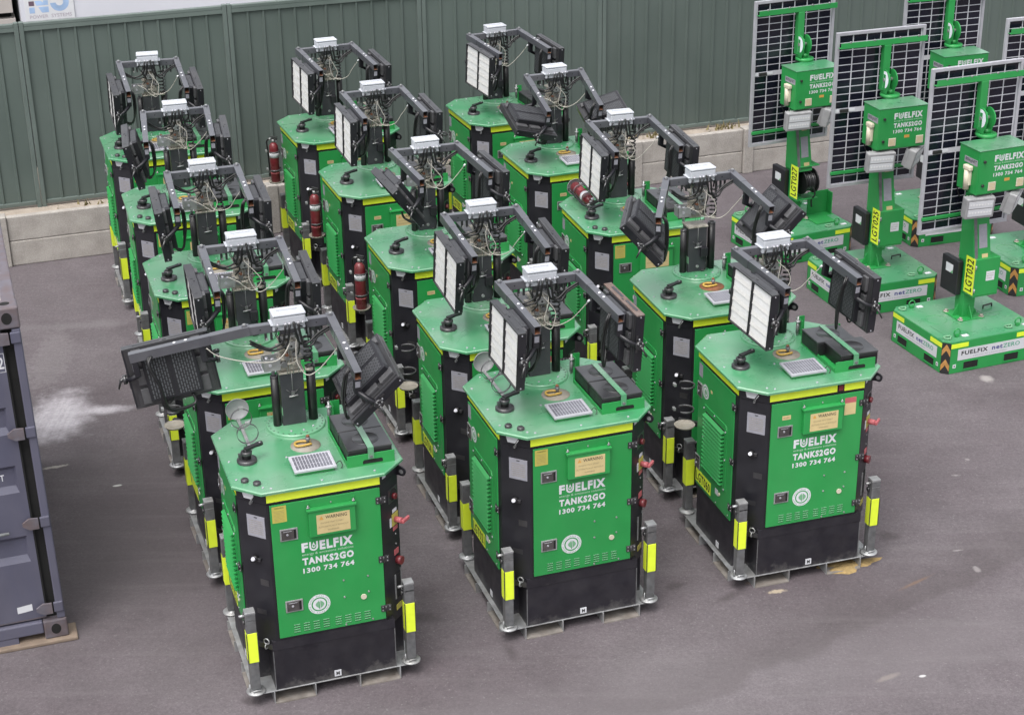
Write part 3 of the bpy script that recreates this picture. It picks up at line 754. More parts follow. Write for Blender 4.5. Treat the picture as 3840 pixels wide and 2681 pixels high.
def logo(b, F, u, v, r, off):
    b.disc(F, u, v, r, 'white', off)
    b.disc(F, u, v, r * 0.71, 'green', off + .0008, r0=r * 0.60)
    for sx in (-1, 1):
        P = []
        for i in range(13):
            a = PI * i / 12
            P.append((u + sx * r * (0.05 + 0.34 * math.sin(a)) + r * .05, v - r * 0.42 + r * 0.8 * i / 12))
        b.poly(F, P + [(u + sx * r * .05 + r * .05, v + r * .36)], 'paletext', off + .0009)
    b.poly(F, [(u - r * .03, v - r * .5), (u + r * .03, v - r * .5), (u + r * .06, v + r * .25), (u + r * .02, v + r * .25)], 'green', off + .0014)
    n = 34
    for i in range(n):                                   # ring lettering seen as ticks
        if i % 6 == 5: continue
        a = 2 * PI * i / n
        m = F @ Matrix.Translation((u + r * .86 * math.cos(a), v + r * .86 * math.sin(a), off)) @ Matrix.Rotation(a, 4, 'Z')
        b.poly(m, [(-r * .05, -r * .03), (r * .05, -r * .03), (r * .05, r * .03), (-r * .05, r * .03)], 'greentext', 0.0008)

def fuelfix(b, F, u0, u1, z, k, off, mat='white'):
    w = u1 - u0
    b.text(F, 'F', u0, z, w * .125, .073 * k, mat, off, 0.05)
    U0 = u0 + w * .15
    # the U with a drop inside
    W_ = w * .17; h = .073 * k; th = W_ * .26
    P = [(U0, z + h)]
    for i in range(11):
        a = PI + PI * i / 10; P.append((U0 + W_ / 2 + W_ / 2 * math.cos(a), z + W_ * .5 + W_ * .5 * math.sin(a)))
    P += [(U0 + W_, z + h), (U0 + W_ - th * .8, z + h)]
    inner = []
    for i in range(11):
        a = -PI * i / 10; inner.append((U0 + W_ / 2 + (W_ / 2 - th * .8) * math.cos(a), z + W_ * .5 + (W_ * .5 - th * .8) * math.sin(a)))
    b.poly(F, P + inner + [(U0 + th * .8, z + h)], mat, off)
    dc = (U0 + W_ / 2, z + h * .5)
    D = [(dc[0], z + h * .98)]
    for i in range(13):
        a = PI * .85 + PI * 1.3 * i / 12; D.append((dc[0] + W_ * .22 * math.cos(a), dc[1] + W_ * .22 * math.sin(a)))
    b.poly(F, D[::-1], mat, off + .0004)
    b.disc(F, dc[0], dc[1] + h * .05, W_ * .12, 'green', off + .0008, 12)
    b.text(F, 'ELFIX', u0 + w * .35, z, w * .65, .073 * k, mat, off, 0.05)
    b.text(F, 'energy & emissions solutions', u0, z - .034 * k, w, .025 * k, 'slogan', off, 0.01)
    b.text(F, 'TANKS2GO', u0, z - .103 * k, w, .057 * k, mat, off, 0.05)
    b.text(F, '1300 734 764', u0, z - .168 * k, w, .042 * k, mat, off, 0.035)

def bolts(b, F, pts, r=0.008, t=0.005, m='galv', off=0.0):
    for u, v in pts: b.cyl((u, v, off), (u, v, off + t), r, m, 8, mat=F)

def t_front(kind):
    def f(b):
        b.box((-0.375, 0.525, -0.011), (0.391, 1.583, 0.0), 'green', 0.003, FF)
        b.box((-0.383, 0.52, -0.0115), (0.399, 1.587, -0.009), 'hole', 0, FF)
        fuelfix(b, FF, -0.178, 0.184, 1.182, 1.0, 0.0015)
        logo(b, FF, -0.082, 0.748, 0.079, 0.0015)
        b.cyl((0.237, 0.742, 0), (0.237, 0.742, 0.006), 0.021, 'cream', 16, mat=FF)
        bolts(b, FF, [(0.10, 0.905), (0.275, 0.905), (0.10, 0.768), (0.275, 0.778), (0.10, 0.54), (0.295, 0.545)], 0.007)
        for g in (-0.272, 0.025):
            for k in range(4):
                for j in range(4):
                    b.box((g + k * 0.07, 0.556 + j * 0.019, -.001), (g + k * 0.07 + 0.044, 0.5605 + j * 0.019, 0.003), 'paletext', 0, FF)
                    b.box((g + k * 0.07, 0.551 + j * 0.019, 0), (g + k * 0.07 + 0.044, 0.5555 + j * 0.019, 0.0006), 'hole', 0, FF)
        if kind == 1:
            b.box((-0.362, 1.446, 0), (-0.263, 1.572, 0.0012), 'stickyel', 0, FF)
            b.text(FF, 'WARNING', -0.345, 1.553, 0.065, 0.01, 'ink', 0.002)
            for k in range(8): b.box((-0.35, 1.46 + k * .0105, .0012), (-0.277, 1.462 + k * .0105, 0.0016), 'inkgrey', 0, FF)
        else:
            b.box((-0.285, 1.44, 0), (-0.215, 1.475, 0.0012), 'tan', 0, FF)
            b.text(FF, 'WARN', -0.278, 1.45, 0.05, 0.014, 'inkgrey', 0.002)
            b.box((0.235, 1.40, 0), (0.33, 1.50, 0.0012), 'tan', 0, FF); b.box((0.235, 1.50, 0), (0.33, 1.545, 0.0012), 'pink', 0, FF)
    return f
def t_warn(b):
    b.box((-0.12, 1.306, 0.0), (0.206, 1.512, 0.036), 'green', 0.004, FF)
    b.box((-0.132, 1.505, 0.0), (0.216, 1.522, 0.044), 'green', 0.003, FF)
    b.box((-0.068, 1.325, 0.036), (0.165, 1.473, 0.0372), 'tan', 0, FF)
    b.text(FF, 'WARNING', -0.005, 1.435, 0.15, 0.026, 'ink', 0.0376, 0.01)
    b.poly(FF, [(-0.05, 1.433), (-0.018, 1.433), (-0.034, 1.462)], 'stickorange', 0.0376)
    b.text(FF, 'ENGINE MAY START', -0.04, 1.40, 0.16, 0.013, 'inkgrey', 0.0376)
    b.text(FF, 'AUTOMATICALLY WITHOUT', -0.057, 1.37, 0.21, 0.013, 'inkgrey', 0.0376)
    b.text(FF, 'WARNING', 0.005, 1.342, 0.08, 0.013, 'inkgrey', 0.0376)
    for u in (-0.122, 0.195):
        b.box((u - 0.006, 1.515, 0.0), (u + 0.014, 1.56, 0.006), 'green', 0, FF)
        b.cyl((u + .004, 1.523, 0.02), (u + .004, 1.55, 0.02), 0.005, 'galv', 8, mat=FF)
        b.cyl((u - .006, 1.532, 0.02), (u + .014, 1.532, 0.02), 0.006, 'galv', 8, mat=FF)
    bolts(b, FF, [(0.045, 1.54)], 0.006)
def t_handle(b):
    F = Matrix.Identity(4)
    b.box((-0.062, -0.047, 0.0), (0.062, 0.047, 0.006), 'galv', 0.005)
    b.box((-0.051, -0.036, 0.006), (0.051, 0.036, 0.0066), 'hole')
    b.box((-0.048, -0.034, 0.0066), (0.034, 0.034, 0.011), 'handle', 0.003)
    b.cyl((-0.012, 0.004, 0.011), (-0.012, 0.004, 0.015), 0.008, 'alu', 10)
    b.box((-0.04, 0.027, 0.011), (0.02, 0.030, 0.013), 'alu')
def t_hinge(b):
    b.box((-0.035, -0.026, 0), (0.04, 0.026, 0.008), 'black2', 0.003)
    b.cyl((0.0, -0.026, 0.012), (0.0, 0.026, 0.012), 0.007, 'black2', 8)
    for u in (-0.022, 0.028):
        for v in (-0.014, 0.014): b.cyl((u, v, 0.008), (u, v, 0.011), 0.005, 'galv', 7)
def t_left(b):
    b.box((-0.37, 0.49, -0.011), (0.31, 1.583, 0.0), 'green', 0.003, FL)
    b.box((-0.374, 0.486, -0.0115), (0.314, 1.587, -0.009), 'hole', 0, FL)
    logo(b, FL, -0.225, 1.372, 0.062, 0.0015)
    b.box((-0.365, 1.46, 0), (-0.295, 1.57, 0.001), 'greyplate', 0, FL)
    b.box((-0.13, 1.405, 0), (-0.10, 1.43, 0.001), 'tan', 0, FL)
    b.box((0.02, 0.59, 0), (0.08, 0.64, 0.001), 'white', 0, FL)
    b.cyl((0.105, 0.622, 0), (0.105, 0.622, 0.008), 0.014, 'cream', 12, mat=FL)
    bolts(b, FL, [(0.04, 0.515), (0.27, 0.52)], 0.007)
def t_grille(b):
    P = [(-0.25, 0.69), (0.195, 0.69), (0.205, 0.70), (0.205, 1.235), (0.175, 1.265), (-0.235, 1.265), (-0.25, 1.25)]
    b.prism(P, 0.0, 0.006, 'green', FL)
    n = 14
    for k in range(n):
        z = 0.735 + k * 0.0345
        vs = [(-0.205, z + .019, 0.0065), (0.165, z + .019, 0.0065), (0.165, z + 0.003, 0.034), (-0.205, z + 0.003, 0.034), (0.165, z, 0.0065), (-0.205, z, 0.0065)]
        b.add(vs, [(3, 2, 1, 0), (5, 4, 2, 3), (0, 5, 3), (4, 1, 2)], 'green', FL)
        b.box((-0.205, z + .0195, 0.006), (0.165, z + .0340, 0.0068), 'hole', 0, FL)
    bolts(b, FL, [(-0.235, 0.71), (-0.235, 0.97), (-0.235, 1.23), (0.19, 0.71), (0.19, 0.97), (0.185, 1.21), (-0.03, 0.705), (-0.03, 1.25)], 0.008, 0.005, 'alu', 0.006)
def t_side(F, k):
    def f(b):
        b.box((-0.33 * k, 0.49, -0.011), (0.33 * k, 1.583, 0.0), 'green', 0.003, F)
        for j in range(10): b.box((-0.18, 0.72 + j * .04, 0), (0.18, 0.735 + j * .04, 0.008), 'green', 0, F)
    return f
STR = [(frame((0, FY - 0.0045, 0), (1, 0, 0), (0, 0, 1)), -0.392, 0.395), (frame((LX - 0.0045, 0, 0), (0, -1, 0), (0, 0, 1)), -0.40, 0.36),
       (frame((-LX + 0.0045, 0, 0), (0, 1, 0), (0, 0, 1)), -0.36, 0.36), (frame((0, -FY + 0.0045, 0), (-1, 0, 0), (0, 0, 1)), -0.392, 0.392)]
def t_strip(F, a, c):
    def f(b): b.box((a, 1.606, -0.001), (c, 1.671, 0.002), 'yellow', 0, F)
    return f
def t_marker(b):
    b.box((0.175, 1.615, -0.001), (0.212, 1.66, 0.012), 'red', 0.003, STR[0][0])
def t_roof(b):
    n = 8
    P = ROOF; Q = [(x * .988, y * .988) for x, y in P]
    vs = [(x, y, RZ - 0.022) for x, y in P] + [(x, y, RZ - 0.006) for x, y in P] + [(x, y, RZ) for x, y in Q]
    fs = [(i, (i + 1) % n, n + (i + 1) % n, n + i) for i in range(n)] + [(n + i, n + (i + 1) % n, 2 * n + (i + 1) % n, 2 * n + i) for i in range(n)]
    fs += [tuple(range(n))[::-1], tuple(range(2 * n, 3 * n))]
    b.add(vs, fs, 'green_roof')
    for x, y in [(-0.55, -0.33), (-0.55, -0.05), (-0.55, 0.33), (-0.35, -0.53), (-0.4, -0.5), (0.0, -0.53), (0.37, -0.52), (0.55, -0.35), (0.56, 0.0), (0.55, 0.35), (-0.3, 0.53), (-0.43, 0.5), (-0.16, -0.12), (0.37, 0.5)]:
        b.cyl((x, y, RZ), (x, y, RZ + 0.005), 0.0085, 'alu', 8)
    b.tube([(0.135, -0.38, RZ + .03), (0.165, -0.37, RZ + .04), (0.175, -0.40, RZ + .02), (0.16, -0.41, RZ + .003)], 0.003, 'rubber', 6, sub=4)
def t_collar(b):
    b.lathe([(0.215, 0.0), (0.215, 0.014), (0.208, 0.018), (0.0, 0.018)], 'green_roof', (0.01, 0.365, RZ), 40)
    for i in range(28):
        a = 2 * PI * i / 28
        b.cyl((0.01 + 0.195 * math.cos(a), 0.365 + 0.195 * math.sin(a), RZ + .018), (0.01 + 0.195 * math.cos(a), 0.365 + 0.195 * math.sin(a), RZ + .0195), 0.006, 'black2', 7)
    for a in (4.3, 4.9, 5.5): b.cyl((0.01 + 0.15 * math.cos(a), 0.365 + 0.15 * math.sin(a), RZ + .018), (0.01 + 0.15 * math.cos(a), 0.365 + 0.15 * math.sin(a), RZ + .025), 0.008, 'alu', 8)
def t_eye(rusty):
    def f(b):
        b.lathe([(0.107, 0.0), (0.107, 0.004), (0.0, 0.005)], 'rust' if rusty else 'beige', (0.005, 0.012, RZ), 28)
        z = RZ + .018
        b.tube([(0.045, 0.035, z), (-0.03, 0.055, z), (-0.065, 0.035, z), (-0.065, -0.005, z), (-0.03, -0.018, z), (0.045, -0.008, z)], 0.009, 'shackle', 8, sub=4)
        b.cyl((0.03, 0.045, RZ + .005), (0.03, 0.045, RZ + .05), 0.018, 'galv_dark', 10)
        b.cyl((0.03, 0.045, RZ + .05), (0.03, 0.045, RZ + .062), 0.012, 'rust', 8)
    return f
def t_panel(b):
    b.box((-0.15, -0.415, RZ + .001), (0.112, -0.235, RZ + .03), 'green', 0.003)
    T = Matrix.Translation((-0.018, -0.32, RZ + 0.036)) @ Matrix.Rotation(R(3), 4, 'X')
    b.box((-0.147, -0.11, -0.008), (0.147, 0.11, 0.010), 'alu', 0.003, T)
    b.box((-0.13, -0.093, 0.010), (0.13, 0.093, 0.0108), 'panelback', 0, T)
    for i in range(12):
        for j in range(3):
            x = -0.128 + i * 0.0214; y = -0.09 + j * 0.0605
            b.box((x, y, 0.0108), (x + 0.0182, y + 0.058, 0.0114), 'cellpale', 0, T)
def t_tray(b):
    x0, x1, y0, y1 = 0.203, 0.54, -0.425, 0.165
    b.box((x0, y0, RZ), (x1, y1, RZ + .012), 'green')
    h = 0.088
    b.box((x0, y1 - .006, RZ + .012), (x1, y1, RZ + h + .04), 'green', 0.002)
    b.box((x1 - .006, y0 + .007, RZ + .012), (x1, y1 - .007, RZ + .03), 'green'); b.box((x0, y0 + .007, RZ + .012), (x0 + .006, y1 - .007, RZ + .03), 'green')
    b.box((x0, y0, RZ + .012), (x1, y0 + .006, RZ + h), 'green', 0.002)
    F = frame((0, y0, 0), (1, 0, 0), (0, 0, 1))
    b.poly(F, [(x0 + .11, RZ + .014), (x1 - .085, RZ + .014), (x1 - .085, RZ + .036), (x1 - .097, RZ + .044), (x0 + .122, RZ + .044), (x0 + .11, RZ + .036)], 'hole', 0.001)
def t_batt(b):
    b.box((0.215, -0.41, 0), (0.525, -0.13, 0.105), 'rubber', 0.008)
    b.box((0.212, -0.413, 0.105), (0.528, -0.127, 0.118), 'black2', 0.005)
    b.lathe([(0.094, 0.1182), (0.094, 0.1205), (0.09, 0.1205), (0.088, 0.1185), (0.0, 0.1185)], 'black2', (0.37, -0.27, 0), 30)
def t_strap(b):
    z = RZ + .012 + .122
    b.box((0.35, -0.43, z), (0.392, 0.16, z + .004), 'green_roof')
    b.box((0.35, -0.433, RZ + .05), (0.392, -0.426, z + .0035), 'green_roof')
    b.cyl((0.371, -0.433, RZ + .068), (0.371, -0.442, RZ + .068), 0.012, 'galv_dark', 8)
def t_exhaust(b):
    o = (-0.43, -0.087)
    b.lathe([(0.07, 0), (0.07, 0.022), (0.06, 0.027), (0.0, 0.027)], 'black2', (o[0], o[1], RZ), 26)
    b.cyl((o[0], o[1], RZ + .027), (o[0], o[1], RZ + .085), 0.031, 'rubber', 16)
    b.lathe([(0.038, 0.058), (0.040, 0.062), (0.040, 0.08), (0.034, 0.084), (0.0, 0.084)], 'black2', (o[0], o[1], RZ), 18)
    b.box((o[0] - .058, o[1] - .012, RZ + .035), (o[0] - .03, o[1] + .012, RZ + .07), 'black2', 0.004)
    T = Matrix.Translation((o[0] + .012, o[1], RZ + .10)) @ Matrix.Rotation(0.25, 4, 'Z') @ Matrix.Rotation(-0.12, 4, 'Y')
    P = [(-0.02, -0.022), (0.05, -0.016), (0.08, -0.022)] + [(0.092 + .024 * math.cos(-1.3 + 2.6 * i / 8), .024 * math.sin(-1.3 + 2.6 * i / 8)) for i in range(9)] + [(0.08, 0.022), (0.05, 0.016), (-0.02, 0.022)]
    b.prism(P, -0.006, 0.010, 'rubber', T)
    b.box((-0.03, -0.02, -0.03), (0.012, 0.02, 0.0), 'black2', 0.004, T)
    b.cyl((0.094, 0, 0.010), (0.094, 0, 0.014), 0.007, 'galv', 8, mat=T)
def t_caps(b):
    b.lathe([(0.027, 0), (0.027, 0.018), (0.022, 0.023), (0.0, 0.023)], 'black2', (0, 0, RZ), 16)
def t_spring(b):
    b.box((0.275, 0.30, RZ), (0.345, 0.40, RZ + .012), 'green'); b.box((0.275, 0.30, RZ + .012), (0.281, 0.40, RZ + .13), 'green', 0.002)
    b.box((0.281, 0.394, RZ + .012), (0.345, 0.40, RZ + .13), 'green', 0.002)
    b.cyl((0.25, 0.325, RZ), (0.25, 0.325, RZ + .16), 0.009, 'galv', 10)
    b.lathe([(0.009, .115), (0.022, .118), (0.022, .124), (0.009, .127)], 'galv', (0.25, 0.325, RZ), 12)
    b.cyl((0.25, 0.325, RZ + .02), (0.25, 0.325, RZ + .10), 0.014, 'galv_dark', 10)
def t_leg(b):
    b.box((-0.033, -0.033, 0.03), (0.033, 0.033, 0.655), 'galv_dark', 0.004)
    b.box((-0.037, -0.037, 0.655), (0.037, 0.037, 0.672), 'galv', 0.003)
    b.box((-0.035, -0.035, 0.60), (0.035, 0.035, 0.612), 'galv', 0.002)
    b.box((-0.036, -0.035, 0.50), (0.036, 0.036, 0.653), 'galv_dark', 0.003)
    b.cyl((-0.075, 0.0, 0.635), (-0.03, 0, 0.635), 0.010, 'galv', 10)
    b.cyl((-0.05, 0.012, 0.575), (-0.036, 0.012, 0.575), 0.018, 'black2', 12)
def t_sleeve(b):
    b.box((-0.037, -0.037, 0.262), (0.037, 0.037, 0.503), 'yellow', 0.002)
    for x, y in ((-1, -1), (1, -1)): b.box((x * 0.0375 - .003, y * 0.0375 - .003, 0.26), (x * 0.0375 + .003, y * 0.0375 + .003, 0.505), 'black2')
def t_foot(b):
    b.lathe([(0.0, 0.0), (0.068, 0.0), (0.070, 0.006), (0.06, 0.012), (0.022, 0.02), (0.02, 0.045), (0.0, 0.045)], 'galv', (0, 0, 0), 22)
    b.cyl((-0.03, -0.045, 0.03), (0.03, -0.045, 0.03), 0.006, 'galv', 8)
    b.cyl((-0.044, -0.02, 0.01), (-0.044, -0.02, 0.075), 0.005, 'galv', 8)
def t_bracket(b):      # corner outrigger arm that carries a leg
    b.box((-0.045, -0.15, 0.30), (0.045, -0.034, 0.36), 'tank')
def t_mast(b):
    b.box((-0.085, 0.335, RZ + .018), (0.085, 0.475, 2.125), 'mast', 0.004)
    b.box((-0.093, 0.328, 2.125), (0.093, 0.482, 2.14), 'dirty', 0.003)
    b.box((-0.086, 0.334, RZ + .10), (-0.082, 0.4, RZ + .16), 'paletext')
    b.cyl((0.0, 0.332, 1.98), (0.0, 0.332, 2.14), 0.0022, 'galv', 6)
    b.box((-0.012, 0.325, 1.95), (0.012, 0.335, 1.985), 'galv_dark'); b.cyl((-0.03, 0.328, 1.945), (0.035, 0.328, 1.95), 0.006, 'galv', 8)
    b.cyl((0, 0.33, 1.96), (-0.045, 0.332, 2.0), 0.003, 'black2', 6); b.cyl((0, 0.33, 1.96), (0.045, 0.332, 2.0), 0.003, 'black2', 6)
def t_mbox(b):
    b.box((0.02, 0.30, 1.86), (0.085, 0.334, 1.945), 'black', 0.006)
    b.tube([(0.07, 0.318, 1.86), (0.08, 0.31, 1.80), (0.06, 0.31, 1.74), (0.03, 0.32, 1.73)], 0.006, 'rubber', 6, sub=4)
    b.cyl((0.0, 0.325, 1.77), (0.0, 0.334, 1.77), 0.014, 'galv', 10)
def t_col(x, y, rt, top):
    def f(b):
        b.cyl((x, y, RZ + .018), (x, y, top), rt, 'rubber', 18)
        b.lathe([(rt * 1.03, 0.0), (rt * 1.03, 0.012), (rt * .75, 0.016), (rt * .6, 0.0)], 'black2', (x, y, top), 18)
    return f
def t_winch(b):
    # nested telescopic sections with pulleys and plates
    b.box((-0.075, 0.345, 2.14), (0.075, 0.465, 2.23), 'dirty', 0.004)
    b.box((-0.088, 0.332, 2.225), (0.088, 0.478, 2.238), 'dirty', 0.002)
    b.box((-0.062, 0.356, 2.238), (0.062, 0.454, 2.30), 'dirty', 0.004)
    b.box((-0.08, 0.34, 2.295), (0.08, 0.47, 2.306), 'dirty', 0.002)
    b.box((-0.05, 0.366, 2.306), (0.05, 0.444, 2.36), 'dirty', 0.004)
    b.box((-0.07, 0.345, 2.355), (0.07, 0.465, 2.366), 'dirty', 0.002)
    b.box((-0.04, 0.372, 2.366), (0.04, 0.438, 2.47), 'dirty', 0.003)
    rnd = random.Random(5)
    for k in range(14):
        x = rnd.uniform(-.085, .085); z = rnd.choice((2.165, 2.2, 2.245, 2.27, 2.32, 2.375, 2.40)); r = rnd.uniform(.012, .024)
        m = rnd.choice(('dirty', 'galv', 'galv_dark', 'rust'))
        if rnd.random() < .5: b.cyl((x, 0.318, z), (x, 0.345, z), r, m, 12)
        else: b.cyl((x - .02, 0.328, z), (x + .02, 0.328, z), r * .6, m, 10)
    for x in (-0.03, -0.012, 0.012, 0.05): b.cyl((x, 0.322, 2.12), (x, 0.322, 2.36), 0.0022, 'galv', 6)
    b.box((-0.028, 0.295, 2.325), (0.04, 0.325, 2.375), 'galv', 0.003); b.cyl((0.006, 0.294, 2.345), (0.006, 0.30, 2.345), 0.009, 'ink', 8)
    b.box((-0.035, 0.30, 2.41), (0.04, 0.33, 2.425), 'galv', 0.002)
    b.cyl((-0.055, 0.31, 2.40), (-0.055, 0.34, 2.40), 0.02, 'galv', 12); b.cyl((0.055, 0.31, 2.41), (0.055, 0.34, 2.41), 0.018, 'galv', 12)
    for x in (-0.06, 0.045): b.tube([(x, .30, 2.47), (x * 1.3, .285, 2.40), (x * .9 + .02, .29, 2.33), (x * 1.2, .31, 2.27)], 0.0055, 'rubber', 6, sub=4)
def t_sidebr(b):
    b.box((-0.195, 0.318, 2.165), (-0.075, 0.324, 2.255), 'galv', 0.002); b.box((-0.195, 0.318, 2.165), (-0.19, 0.42, 2.255), 'galv', 0.002)
    b.box((-0.19, 0.41, 2.165), (-0.075, 0.416, 2.255), 'galv', 0.002)
    b.cyl((-0.15, 0.318, 2.21), (-0.15, 0.312, 2.21), 0.012, 'alu', 10); b.cyl((-0.165, 0.36, 2.235), (-0.165, 0.38, 2.245), 0.014, 'alu', 10)
    b.cyl((-0.125, 0.37, 2.11), (-0.125, 0.37, 2.24), 0.012, 'alu', 12)
def t_coil(b):
    pts = []
    N = 7 * 12
    for i in range(N + 1):
        t = i / N; a = 2 * PI * 7 * t
        pts.append((0.128 + 0.027 * math.cos(a), 0.325 + 0.027 * math.sin(a), 2.15 + 0.26 * t))
    b.tube(pts, 0.0072, 'rubber', 6)
    b.cyl((0.128, 0.335, 2.13), (0.128, 0.335, 2.15), 0.03, 'dirty', 14)
    b.tube([(0.128, 0.335, 2.41), (0.12, 0.31, 2.47), (0.07, 0.28, 2.50)], 0.007, 'rubber', 6, sub=4)

# ---- head: local origin on the crossbar centre line
def h_bar(b):
    b.box((-0.28, -0.026, -0.033), (0.28, 0.026, 0.033), 'arm', 0.004)
    for x in (-0.2, 0.2): b.cyl((x, -0.026, 0.0), (x, -0.0268, 0.0), 0.006, 'ink', 8)
    b.box((-0.06, -0.02, -0.06), (0.06, 0.06, -0.033), 'arm', 0.003)
    for x in (-0.17, -0.13, 0.15, 0.19, 0.23): b.box((x, -0.008, -0.095 - .02 * (x > 0)), (x + .018, 0.004, -0.033), 'black2', 0.002)
    for x in (-0.155, 0.175, 0.215): b.cyl((x, -.012, -.085), (x, .012, -.085), .01, 'galv', 8)
def h_jbox(b):
    b.box((-0.112, -0.075, 0.028), (0.118, 0.062, 0.095), 'boxwhite', 0.010)
    b.box((-0.116, -0.079, 0.096), (0.122, 0.066, 0.116), 'boxwhite', 0.010)
    b.box((-0.13, -0.065, 0.0335), (0.135, 0.05, 0.04), 'boxwhite', 0.002)
    for x in (-0.065, 0.07): b.lathe([(0.012, 0.116), (0.012, 0.1185), (0, 0.1185)], 'white', (x, -0.045, 0), 12)
    b.box((-0.07, 0.0, 0.116), (0.075, 0.035, 0.121), 'boxwhite', 0.003)
    b.box((-0.116, -0.06, -0.01), (0.12, -0.030, 0.028), 'boxwhite', 0.003)
    for i, x in enumerate((-0.085, -0.03, 0.0, 0.03, 0.06, 0.095)):
        m = 'ink' if i == 3 else 'alu'
        b.cyl((x, -0.076, 0.045), (x, -0.095, 0.04), 0.0095, m, 10)
def cabs(b, path, r=0.0085, m='rubber'): b.tube(path, r, m, 8, sub=6)
def h_cables(b):
    for x, s, dx in ((-0.03, -1, 0), (0.0, -1, .02)):
        cabs(b, [(x, -0.09, 0.04), (x - .01, -0.10, 0.0), (x - .03, -0.085, -0.09 - dx), (x - .12, -0.07, -0.13 - dx), (-0.22, -0.06, -0.10 - dx), (-0.285, -0.075, -0.05 - dx)])
    for x, dx in ((0.03, 0), (0.06, .02)):
        cabs(b, [(x, -0.09, 0.04), (x + .005, -0.10, -0.02), (x + .03, -0.085, -0.11 - dx), (x + .09, -0.075, -0.125 - dx), (0.20, -0.06, -0.07 - dx), (0.285, -0.07, -0.02 - dx)])
    for x in (-0.095, -.085): cabs(b, [(x, -.07, .02), (x - .01, -.07, -.03), (x + .03, -.05, -.1), (x + .05, -.03, -.16)], 0.003)
    cabs(b, [(0.115, -.06, .03), (0.125, -.06, -.05), (0.13, -.05, -.12)], 0.004)
def h_white(armside, v=0):
    J = random.Random(40 + v); j = lambda: J.uniform(-.022, .022)
    def f(b):
        cabs(b, [(0.045, -0.075, -0.045), (0.035 + j(), -0.09, -0.15), (0.03 + j(), -0.10, -0.27 + j()), (0.10 + j(), -0.12, -0.335 + j()), (0.18 + j(), -0.15, -0.30 + j()), (0.245, -0.19, -0.21), (0.30, -0.24, -0.115)], 0.0037, 'cable')
        cabs(b, [(0.0, -0.075, -0.06), (0.03 + j(), -0.085, -0.10), (0.09 + j(), -0.10, -0.18 + j()), (0.10 + j(), -0.11, -0.27 + j()), (0.055, -0.11, -0.33 + j()), (-0.01 + j(), -0.10, -0.30), (-0.05, -0.10, -0.26), (-.13, -.06, -.22)] if armside == 0 else
             [(0.0, -0.075, -0.06), (-0.02, -0.09, -0.12), (-0.07, -0.11, -0.18), (-0.14, -0.11, -0.215), (-0.3, -0.06, -0.215), (-0.5, -0.01, -0.16), (-0.58, 0.0, -0.09)], 0.0037, 'cable')
        b.cyl((0.298, -.237, -.118), (0.305, -.255, -.095), 0.008, 'white', 8)
    return f
def h_arm(b):
    # origin at hinge, pointing to -Y
    L = 0.715
    w, h, t = 0.026, 0.033, 0.004
    b.box((-0.030, -0.21, -0.036), (0.030, 0.035, 0.036), 'arm', 0.004)
    b.box((-w, -L, h - t), (w, -0.2, h), 'arm'); b.box((-w, -L, -h), (w, -0.2, -h + t), 'arm')
    b.box((-w, -L, -h + t), (-w + t, -0.2, h - t), 'arm'); b.box((w - t, -L, -h + t), (w, -0.2, h - t), 'arm')
    b.box((-w + t, -L + .12, -h + t), (w - t, -L + .125, h - t), 'hole')
    b.box((-w + t + .0005, -L + .002, -h + t), (w - t - .0005, -L + .118, -h + t + .002), 'rust')
    b.cyl((0, 0.008, 0.036), (0, 0.008, 0.044), 0.019, 'arm', 12); b.cyl((0, 0.008, 0.044), (0, 0.008, 0.052), 0.011, 'galv', 8)
    for y in (-0.36, -0.43): b.cyl((0, y, h), (0, y, h + .006), 0.010, 'white', 10)
def h_bracket(sg, e):
    def f(b):
        for y0, yp in (((-0.69, -0.782), (-0.275, -0.198))[e],):
            b.box((-0.024, y0 - 0.018, -0.15), (0.024, y0 + 0.018, -0.033), 'black', 0.003)
            p, q = Vector((0, y0, -0.145)), Vector((sg * 0.125, yp, -0.215))
            b.tube([p, (p + q) / 2 + Vector((0, 0, -.008)), q], 0.020, 'black', 4)
            b.cyl((sg * .13, yp - .012, -.21), (sg * .13, yp + .012, -.21), 0.034, 'black2', 14)
            for k in (-1, 1): b.cyl((sg * (.13 + .018 * k), yp - .016, -.21 + .018), (sg * (.13 + .018 * k), yp + .016, -.21 + .018), 0.006, 'galv', 8)
        if e: return
        b.box((-0.018, -0.7095, -0.10), (0.018, -0.7085, -0.05), 'greyplate')
        b.cyl((sg * .13, -0.79, -.21), (sg * .13, -0.815, -.21), 0.014, 'black2', 10)
        b.cyl((sg * .13, -0.81, -.21), (sg * .165, -0.835, -.285), 0.009, 'black2', 8, r2=0.006)
    return f
def h_loop(sg, v=0):
    J = random.Random(70 + v); j = lambda: J.uniform(-.03, .03)
    def f(b):
        e = [j() for _ in range(6)]
        for d in (0.0, 0.016):
            cabs(b, [(-sg * .027, -0.60 + d, -0.015), (-sg * (.05 + d), -0.61, -0.07), (-sg * (.055 + d), -0.60 + e[0], -0.25), (-sg * .045, -0.57 + d + e[1], -0.40 + e[2]), (-sg * .01, -0.50 + e[3], -0.455 - d + e[2]), (sg * .04, -0.43 + e[4], -0.45 + e[5]), (sg * .07, -0.40, -0.40)], 0.0095)
    return f
